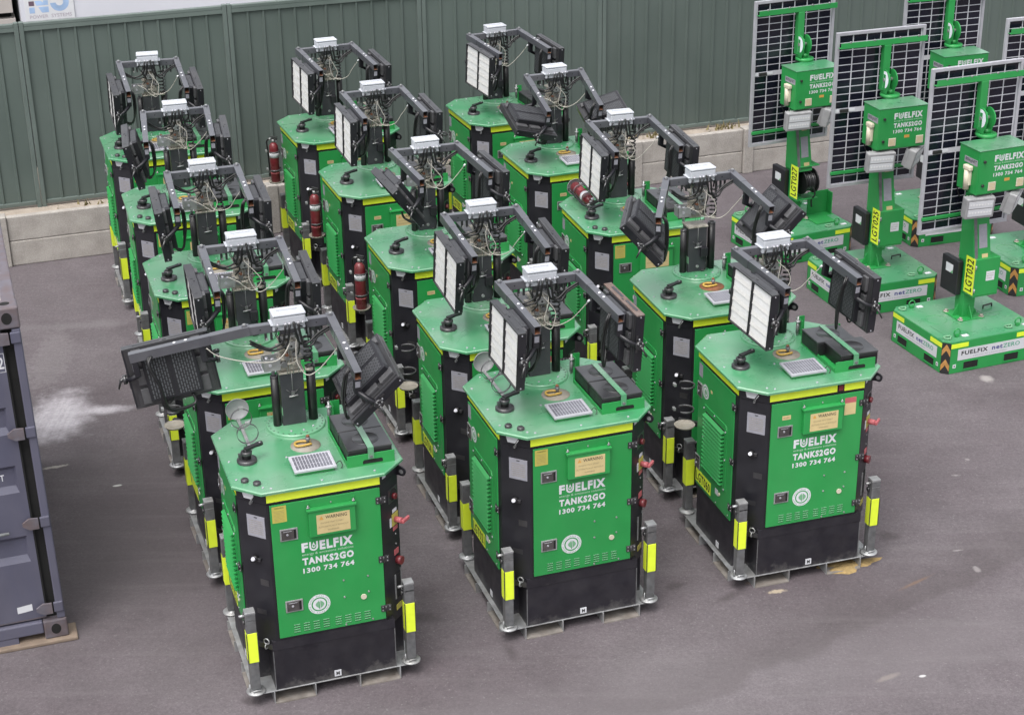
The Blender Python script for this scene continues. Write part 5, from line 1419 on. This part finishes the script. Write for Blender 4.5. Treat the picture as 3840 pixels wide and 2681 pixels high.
def s_lid(b):
    b.box((.16, -.30, BH + .001), (.42, -.02, BH + .016), 'green', 0.004)
    b.box((.24, .045, BH + .001), (.52, .06, BH + .28), 'green', 0.003); b.box((.505, -.05, BH + .001), (.52, .044, BH + .27), 'green', 0.003)
    b.box((.22, -.06, BH), (.54, .04, BH + .006), 'green')
def s_hatch(b):
    b.box((.22, -.02, BH + .001), (.46, .36, BH + .004), 'green_roof', 0.001)
    b.tube([(.30, .10, BH + .004), (.30, .10, BH + .035), (.42, .12, BH + .035), (.42, .12, BH + .004)], .009, 'ink', 6)
    b.box((-.45, -.36, BH + .001), (-.12, -.06, BH + .0035), 'green_roof', 0.001)

def make_solar(x, y, th, plate, label, open_box=False):
    root = thing('solar_light', label, 'solar light', (x, y, 0), th, 'solar light towers with tall panels')
    P = lambda n, k, f, par=root, mat=None: part(n, mesh(k, f), par, mat)
    sk = P('skid', 'solar_skid', s_skid)
    for i, (F, hw, bw) in enumerate(SIDES):
        P('banner', 'solar_banner|%d' % i, s_banner(F, bw), sk)
        for j, a in enumerate((-hw + .065, hw - .265)): P('reflective_strip', 'solar_strip|%d%d' % (i, j), s_yel(F, a), sk)
    for i in range(4):
        ang = i * PI / 2
        ox, oy = ((-BW / 2, -BD / 2), (BW / 2, -BD / 2), (BW / 2, BD / 2), (-BW / 2, BD / 2))[i]
        T_ = Matrix.Translation((ox, oy, 0)) @ RT(ang, 4, 'Z') @ Matrix.Translation((BW / 2, BD / 2, 0))
        P('chevron_plate', 'chevron_plate', s_chev, sk, T_)
        sx = -1 if ox < 0 else 1; sy = -1 if oy < 0 else 1
        P('lifting_lug', 'lifting_lug', s_lug, sk, Matrix.Translation((sx * .36, sy * .40, BH)))
    P('hatch', 'solar_hatch', s_hatch, sk) if not open_box else P('hatch', 'solar_lid', s_lid, sk)
    P('pole', 'solar_pole', s_pole)
    lb = P('lower_box', 'solar_lower', s_lower) if not open_box else P('cable_reel', 'cable_reel', s_reel)
    P('number_plate', 'solar_plate|%s' % plate, s_plate(plate), lb)
    P('battery_case', 'battery_case', s_black)
    ub = P('control_box', 'solar_box', s_box); P('socket', 'solar_socket', s_socket, ub)
    for lx, ly, rz, rx in ((-.16, -.26, -.12, .12), (.27, -.22, .75, .25)):
        P('flood_lamp', 'solar_lamp', s_lamp, root, Matrix.Translation((lx, ly, 1.635)) @ RT(rz, 4, 'Z') @ RT(rx, 4, 'X') @ Matrix.Scale(1.28, 4))
    tl = P('tilt_bracket', 'tilt_bracket', s_tilt); P('dial', 'solar_dial', s_dial, tl)
    P('panel_mast', 'panel_mast', s_mast); P('panel_rail', 'panel_rail', s_cross); P('panel_rail', 'panel_rail|low', s_cross2)
    pn = P('solar_panel', 'solar_glass', s_glass); P('frame', 'solar_frame', s_pframe, pn); P('junction_box', 'solar_jbox', s_jbox, pn)
    return root
make_solar(4.608, 16.023, .365, 'LGT032', 'green solar light tower nearest the camera at the right, its yellow plate reading LGT032')
make_solar(3.959, 17.472, .32, 'LGT025', 'green solar light tower with yellow plate LGT025, between the two other numbered ones')
make_solar(3.314, 19.002, .40, 'LGT027', 'green solar light tower with yellow plate LGT027 and an open cable reel above its base', True)
make_solar(5.123, 19.532, .306, 'LGT030', 'green solar light tower at the back by the fence, half hidden behind LGT025 and LGT032')
make_solar(5.86, 17.979, .30, 'LGT029', 'green solar light tower cut off by the right edge of the photo')

# sand spilled under a tower
def sandpile(b):
    rnd = random.Random(4)
    n, rings = 26, 5
    vs = [(0, 0, .016)]
    for k in range(1, rings + 1):
        for i in range(n):
            a = 2 * PI * i / n
            r = (k / rings) * (1 + .28 * math.sin(3 * a + 1) + .16 * math.sin(7 * a))
            vs.append((.24 * r * math.cos(a), .10 * r * math.sin(a), max(-.003, .016 * (1 - (k / rings) ** 1.5) + (rnd.uniform(-.003, .003) if k < rings else -.003))))
    fs = [(0, 1 + i, 1 + (i + 1) % n) for i in range(n)]
    for k in range(rings - 1):
        fs += [(1 + k * n + i, 1 + (k + 1) * n + i, 1 + (k + 1) * n + (i + 1) % n, 1 + k * n + (i + 1) % n) for i in range(n)]
    b.add(vs, fs, 'sand', None, True)
struct('sand', mesh('sand', sandpile), (2.66, 11.82, 0.004), 0.25, 'stuff')
